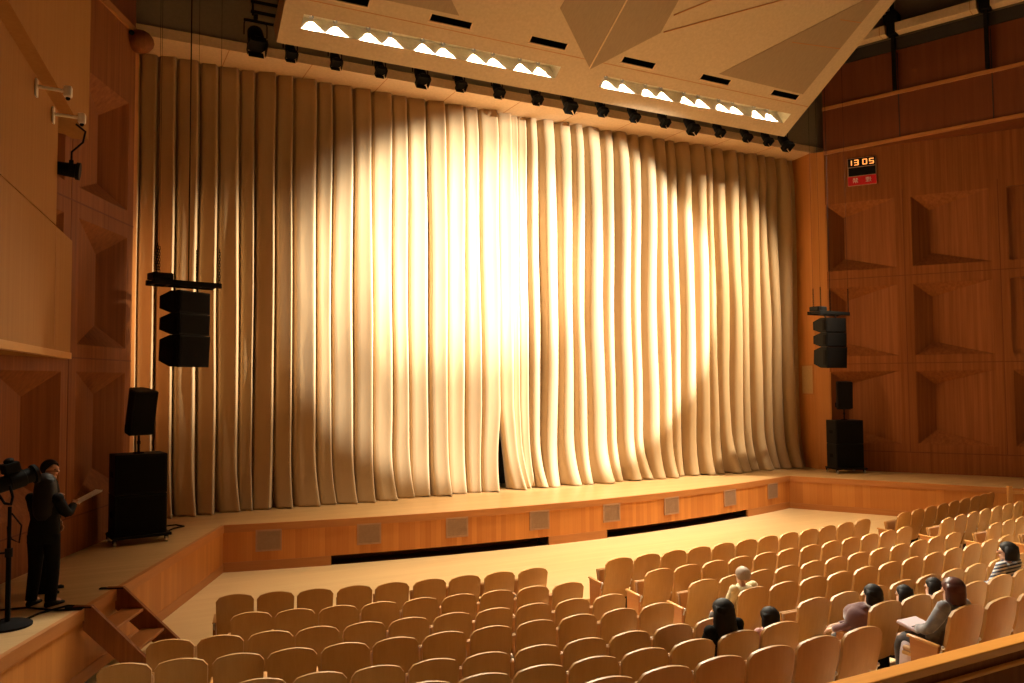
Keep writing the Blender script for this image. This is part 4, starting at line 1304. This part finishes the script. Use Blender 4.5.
    fw = up_.cross(ax_) * -1
    if fw.y < 0 and sit: fw = -fw
    shm = (sl + sr) / 2
    low = pel - up_ * (0.03 if sit else 0.13)
    loft(bm, [ellipse(low, ax_ * 0.180, fw * 0.135, 16, 0.85), ellipse(pel + up_ * 0.05, ax_ * 0.172, fw * 0.130, 16, 0.85), ellipse(spn, ax_ * 0.150, fw * 0.112, 16, 0.85),
              ellipse(che - up_ * 0.03, ax_ * 0.168, fw * 0.122, 16, 0.8), ellipse(shm - up_ * 0.02, ax_ * 0.170, fw * 0.105, 16, 0.8), ellipse(shm + up_ * 0.025, ax_ * 0.125, fw * 0.085, 16),
              ellipse(nk + up_ * 0.005, ax_ * 0.070, fw * 0.068, 16)])
    for s in 'LR':
        sphere(bm, B['sh' + s], (0.066, 0.068, 0.066))
        if sleeves:
            limb(bm, [B['sh' + s] - (ax_ * (0.03 if s == 'R' else -0.03)), B['el' + s], B['el' + s].lerp(B['wrist' + s], 0.92)], [0.082, 0.058, 0.044])
        else:
            limb(bm, [B['sh' + s] - (ax_ * (0.03 if s == 'R' else -0.03)), B['sh' + s].lerp(B['el' + s], 0.75)], [0.075, 0.062])
    obj('shirt', bm, m_(top), t, True)
    bm = bmesh.new()
    for s in 'LR':
        limb(bm, [B['hip' + s], B['kn' + s], B['an' + s] + Vector((0, 0, -0.02))], [0.102, 0.074, 0.062 if not sit else 0.056])
    loft(bm, [ellipse(pel - up_ * 0.10, ax_ * 0.165, fw * 0.125, 16, 0.85), ellipse(pel + up_ * 0.06, ax_ * 0.160, fw * 0.118, 16, 0.85)])
    obj('trousers', bm, m_(pants), t, True)
    for s in 'LR':
        bm = bmesh.new()
        a, b = B['an' + s], B['to' + s]
        d = (b - a); d.z = 0; d.normalize(); sd = Vector((-d.y, d.x, 0)); g = Vector((a.x, a.y, 0))
        loft(bm, [ellipse(g + d * k + Vector((0, 0, h / 2)), sd * w_, Vector((0, 0, h / 2)), 10, 0.8) for k, w_, h in ((-0.065, 0.028, 0.07), (-0.04, 0.038, 0.09), (0.03, 0.042, 0.085), (0.11, 0.047, 0.055), (0.17, 0.040, 0.042), (0.20, 0.018, 0.03))])
        obj('shoe', bm, m_(shoe), t, True)
    # face
    for s in (-1, 1):
        bm = bmesh.new(); sphere(bm, nk + hq @ Vector((s * 0.034, 0.104, 0.129)), (0.013, 0.008, 0.008)); obj('eye', bm, M['eye'], t, True)
    bm = bmesh.new(); sphere(bm, nk + hq @ Vector((0, 0.106, 0.057)), (0.024, 0.010, 0.007)); obj('mouth', bm, M['lip'], t, True)
    # hair: a shaped cap cut away over the face, plus falls of longer hair
    bm = bmesh.new()
    hc = Vector((0, -0.002, 0.145))
    nu, nv = 22, 12
    full = {'short': -0.62, 'bob': -0.45, 'long': -0.35, 'grey': -0.55, 'child': -0.5}[style]
    rows_ = []
    for j in range(nv + 1):
        ring = []
        for i in range(nu):
            a = 2 * PI * i / nu          # a=0 to +x, pi/2 front
            front = max(0.0, math.sin(a))
            low_ = full + (0.62 - full) * front ** 0.8 if style != 'bob' else full + (0.52 - full) * front ** 0.9
            phi = PI / 2 + (low_ - PI / 2) * j / nv
            rr = 1.0 + 0.012 * math.sin(a * 7 + j) + 0.030 * noise.noise((math.cos(a) * 4, math.sin(a) * 4, j * 0.35 + len(label)))
            vol = 1.12 if style in ('bob', 'long') else 1.04
            ring.append(nk + hq @ (hc + Vector((math.cos(phi) * math.cos(a) * 0.097 * rr * vol, math.cos(phi) * math.sin(a) * 0.112 * rr * vol - 0.006, math.sin(phi) * 0.105 * vol))))
        rows_.append(ring)
    loft(bm, rows_[1:], cap=False)
    bm.faces.new([bm.verts.new(p) for p in rows_[1]])
    inner = [[nk + hq @ (hc + (hq.inverted() @ (p - nk) - hc) * 0.90) for p in r_] for r_ in (rows_[-1], rows_[-3])]
    loft(bm, [rows_[-1], inner[0], inner[1]], cap=False)
    if style in ('bob', 'long', 'child'):
        n_ = 9
        lo = {'bob': -0.01, 'child': 0.02, 'long': -0.33}[style]
        top_, bot_ = [], []
        outl = []
        for k in range(n_ + 1):
            a = PI * (1.0 + k / n_) if style != 'bob' else PI * (0.97 + 1.06 * k / n_)
            outl.append(a)
        for fac, rv in ((1.0, False), ):
            rings = []
            for z, w_ in (((0.20, 1.06), (0.10, 1.20), (0.04, 1.26), ((lo + 0.04) / 2, 1.34), (lo * 0.8, 1.18), (lo, 0.85)) if style == 'long' else ((0.20, 1.06), (0.10, 1.16), (0.04, 1.14), ((lo + 0.04) / 2, 1.05), (lo, 0.92))):
                back = -0.012 if z > 0 else -0.04
                ring = [nk + hq @ Vector((math.cos(a) * 0.098 * w_ * (1 + 0.05 * noise.noise((a * 3, z * 6, len(label)))), math.sin(a) * 0.115 * w_ * (1 + 0.07 * noise.noise((a * 3, z * 6, len(label) + 5))) + back * (1 if z < 0.02 else 0), z)) for a in outl]
                ring += [nk + hq @ Vector((math.cos(a) * 0.070 * w_, math.sin(a) * 0.082 * w_ + back * (1 if z < 0.02 else 0), z)) for a in reversed(outl)]
                rings.append(ring)
            loft(bm, rings)
    obj('hair', bm, M[hair], t, True)
    return t


def at_seat(key, i, dx=0.0, dy=0.0):
    x, y, a = SEATS[key][i]
    c, s = math.cos(R(a)), math.sin(R(a))
    return (x + dx * c - dy * s, y + dx * s + dy * c, SZ[key[1]]), R(a)


# the two announcers on the left wing
paper_hand = dict(shR=(0.165, 0.0, 1.37), elR=(0.22, 0.10, 1.13), wristR=(0.13, 0.34, 1.24), shL=(-0.165, 0.0, 1.37), elL=(-0.20, 0.10, 1.14), wristL=(-0.06, 0.20, 1.32))
A1 = person('woman in black suit with long black hair on left wing, holding paper and microphone', (-0.44, 11.98, HS), R(-36), sit=False, sc_=0.99, top='suit', pants='suit', hair='hairblack',
            style='long', over=paper_hand, curl=0.7, head_yaw=R(30))
A2 = person('person in dark suit half hidden behind the woman with the paper', (-0.42, 12.75, HS), R(-100), sit=False, sc_=1.06, top='suit', pants='suit', style='short', head_yaw=R(-30))
A1.scale = (1.12, 1.05, 0.99)
wr = A1.matrix_basis @ Vector((0.13, 0.43, 1.26))
t = thing('script_paper', 'white sheets of paper held out in the hand of the woman on the left wing', 'paper', wr, R(-72))
bm = bmesh.new()
m = Matrix.Rotation(R(24), 4, 'X')
for k in range(3):
    box(bm, (-0.11, -0.03 + 0.004 * k, 0.004 * k), (0.11, 0.28 + 0.006 * k, 0.004 * k + 0.002), m @ Matrix.Rotation(R(2 * k), 4, 'Z'))
obj('sheets', bm, M['paper'], t)
t = thing('microphone', 'black hand microphone held near the face of the woman with the paper', 'microphone', A1.matrix_basis @ Vector((-0.04, 0.26, 1.38)), R(-36))
bm = bmesh.new(); tube(bm, [(0, 0.03, -0.10), (0, -0.02, 0.03)], [0.012, 0.017], 10); obj('handle', bm, M['black'], t, True)
bm = bmesh.new(); sphere(bm, (0, -0.03, 0.055), 0.026); obj('head', bm, M['matte'], t, True)

# the audience
M['shirtcream'] = cloth('cream_shirt', (0.66, 0.56, 0.33), (0.58, 0.48, 0.27))
M['mauve'] = cloth('mauve_knit', (0.135, 0.045, 0.045), (0.10, 0.032, 0.034), (90, 90, 90), 0.5)
M['sheer'] = cloth('blue_grey_top', (0.035, 0.045, 0.085), (0.30, 0.28, 0.27), (13, 13, 13), 0.3)
M['striped'] = stripes('striped_shirt', ((0.03, 0.035, 0.07), (0.45, 0.43, 0.40), (0.06, 0.07, 0.12), (0.55, 0.53, 0.50)), (0, 0.4, 1), 0.085)
M['darkpants'] = cloth('dark_trousers', (0.03, 0.024, 0.03), (0.04, 0.032, 0.036))
M['whitetop'] = cloth('white_top', (0.70, 0.62, 0.58), (0.62, 0.54, 0.50))
M['lilac'] = cloth('pale_lilac_cloth', (0.62, 0.50, 0.52), (0.52, 0.40, 0.43))
M['pinktop'] = cloth('pink_top', (0.60, 0.30, 0.27), (0.52, 0.25, 0.22))

p, a = at_seat('C4', 0)
person('grey haired man in a cream shirt sitting by the aisle in the fourth row', p, a, top='shirtcream', pants='darkpants', hair='hairgrey', style='grey', sc_=0.97, tilt=-0.04, sleeves=True)
p, a = at_seat('L6', 6)
person('girl with long loose black hair in dark clothes, sixth row behind the cream shirted man', p, a, top='suit', pants='darkpants', style='long', sc_=1.0, tilt=-0.10)
p, a = at_seat('L6', 7)
person('child with black hair mostly hidden behind the aisle seat back, sixth row', p, a, top='pinktop', pants='darkpants', style='bob', sc_=0.87)
p, a = at_seat('C6', 0)
reach = dict(elL=(-0.31, 0.34, 0.74), wristL=(-0.34, 0.55, 0.66), elR=(0.10, 0.42, 0.74), wristR=(-0.18, 0.60, 0.68))
person('girl in a mauve hooded top leaning over the aisle armrest, short black hair', p, a, top='mauve', pants='darkpants', style='bob', sc_=0.90, over=reach, lean=0.0)
HG = bpy.data.objects[-1] if False else [o for o in COL.objects if o.get('label', '').startswith('girl in a mauve')][0]
bm = bmesh.new()
t_ = bmesh.new(); bmesh.ops.create_icosphere(t_, subdivisions=3, radius=1.0)
for v in t_.verts:
    v.co *= 1 + 0.22 * noise.noise(v.co * 1.8) + 0.08 * noise.noise(v.co * 5)
merge(bm, t_, Matrix.Translation((-0.17, 0.27, 0.86)) @ Matrix.Diagonal((0.17, 0.20, 0.19, 1)))
obj('hood', bm, M['mauve'], HG, True)
p, a = at_seat('C6', 1)
person('small child with a pale green hair tie beside the girl in mauve', p, a, top='whitetop', pants='darkpants', style='child', sc_=0.85)
p, a = at_seat('C6', 2)
person('small dark haired child between the hair tie child and the brown haired woman', p, a, top='whitetop', pants='darkpants', style='child', sc_=0.86)
p, a = at_seat('C6', 5)
person('dark haired person in a striped shirt at the right edge of the picture', p, a, top='striped', pants='darkpants', style='child', sc_=1.03, head_yaw=R(10), tilt=-0.04)
p, a = at_seat('C7', 0)
W = person('woman with reddish brown hair and grey blue top, papers on her lap, seventh row', p, a, top='sheer', pants='darkpants', hair='hairbrown', style='bob', sc_=0.98, lean=-0.06, tilt=0.05)
wm2 = W.matrix_basis
t = thing('paper_bag', 'pale folded papers and bag on the lap of the brown haired woman', 'bag', wm2 @ Vector((0.0, 0.58, 0.64)), a)
bm = bmesh.new(); bbox_bev(bm, (-0.17, -0.12, 0.0), (0.15, 0.14, 0.035), 0.012, Matrix.Rotation(R(12), 4, 'X')); obj('papers', bm, M['lilac'], t)
bm = bmesh.new(); loft(bm, [ellipse((-0.15, 0.02, z_), (0.03, 0, 0), (0, w_, 0), 12, 0.6) for z_, w_ in ((-0.48, 0.09), (-0.40, 0.10), (-0.25, 0.085), (-0.12, 0.05))]); obj('bag', bm, M['lilac'], t, True)
bm = bmesh.new(); box(bm, (-0.16, -0.05, 0.044), (0.10, -0.035, 0.048), Matrix.Rotation(R(12), 4, 'X')); obj('print', bm, M['darkpants'], t)
# hair tie
kc = at_seat('C6', 1)
t = thing('hair_tie', 'pale green hair tie on the small child beside the girl in mauve', 'hair tie', Vector(kc[0]) + Vector((0.085, 0.085, 0.935)))
bm = bmesh.new()
for k in range(5):
    sphere(bm, (0.014 * math.cos(k * 1.256), 0.0, 0.014 * math.sin(k * 1.256)), 0.013)
obj('bow', bm, plain('mint_tie', (0.35, 0.75, 0.50), 0.6), t, True)
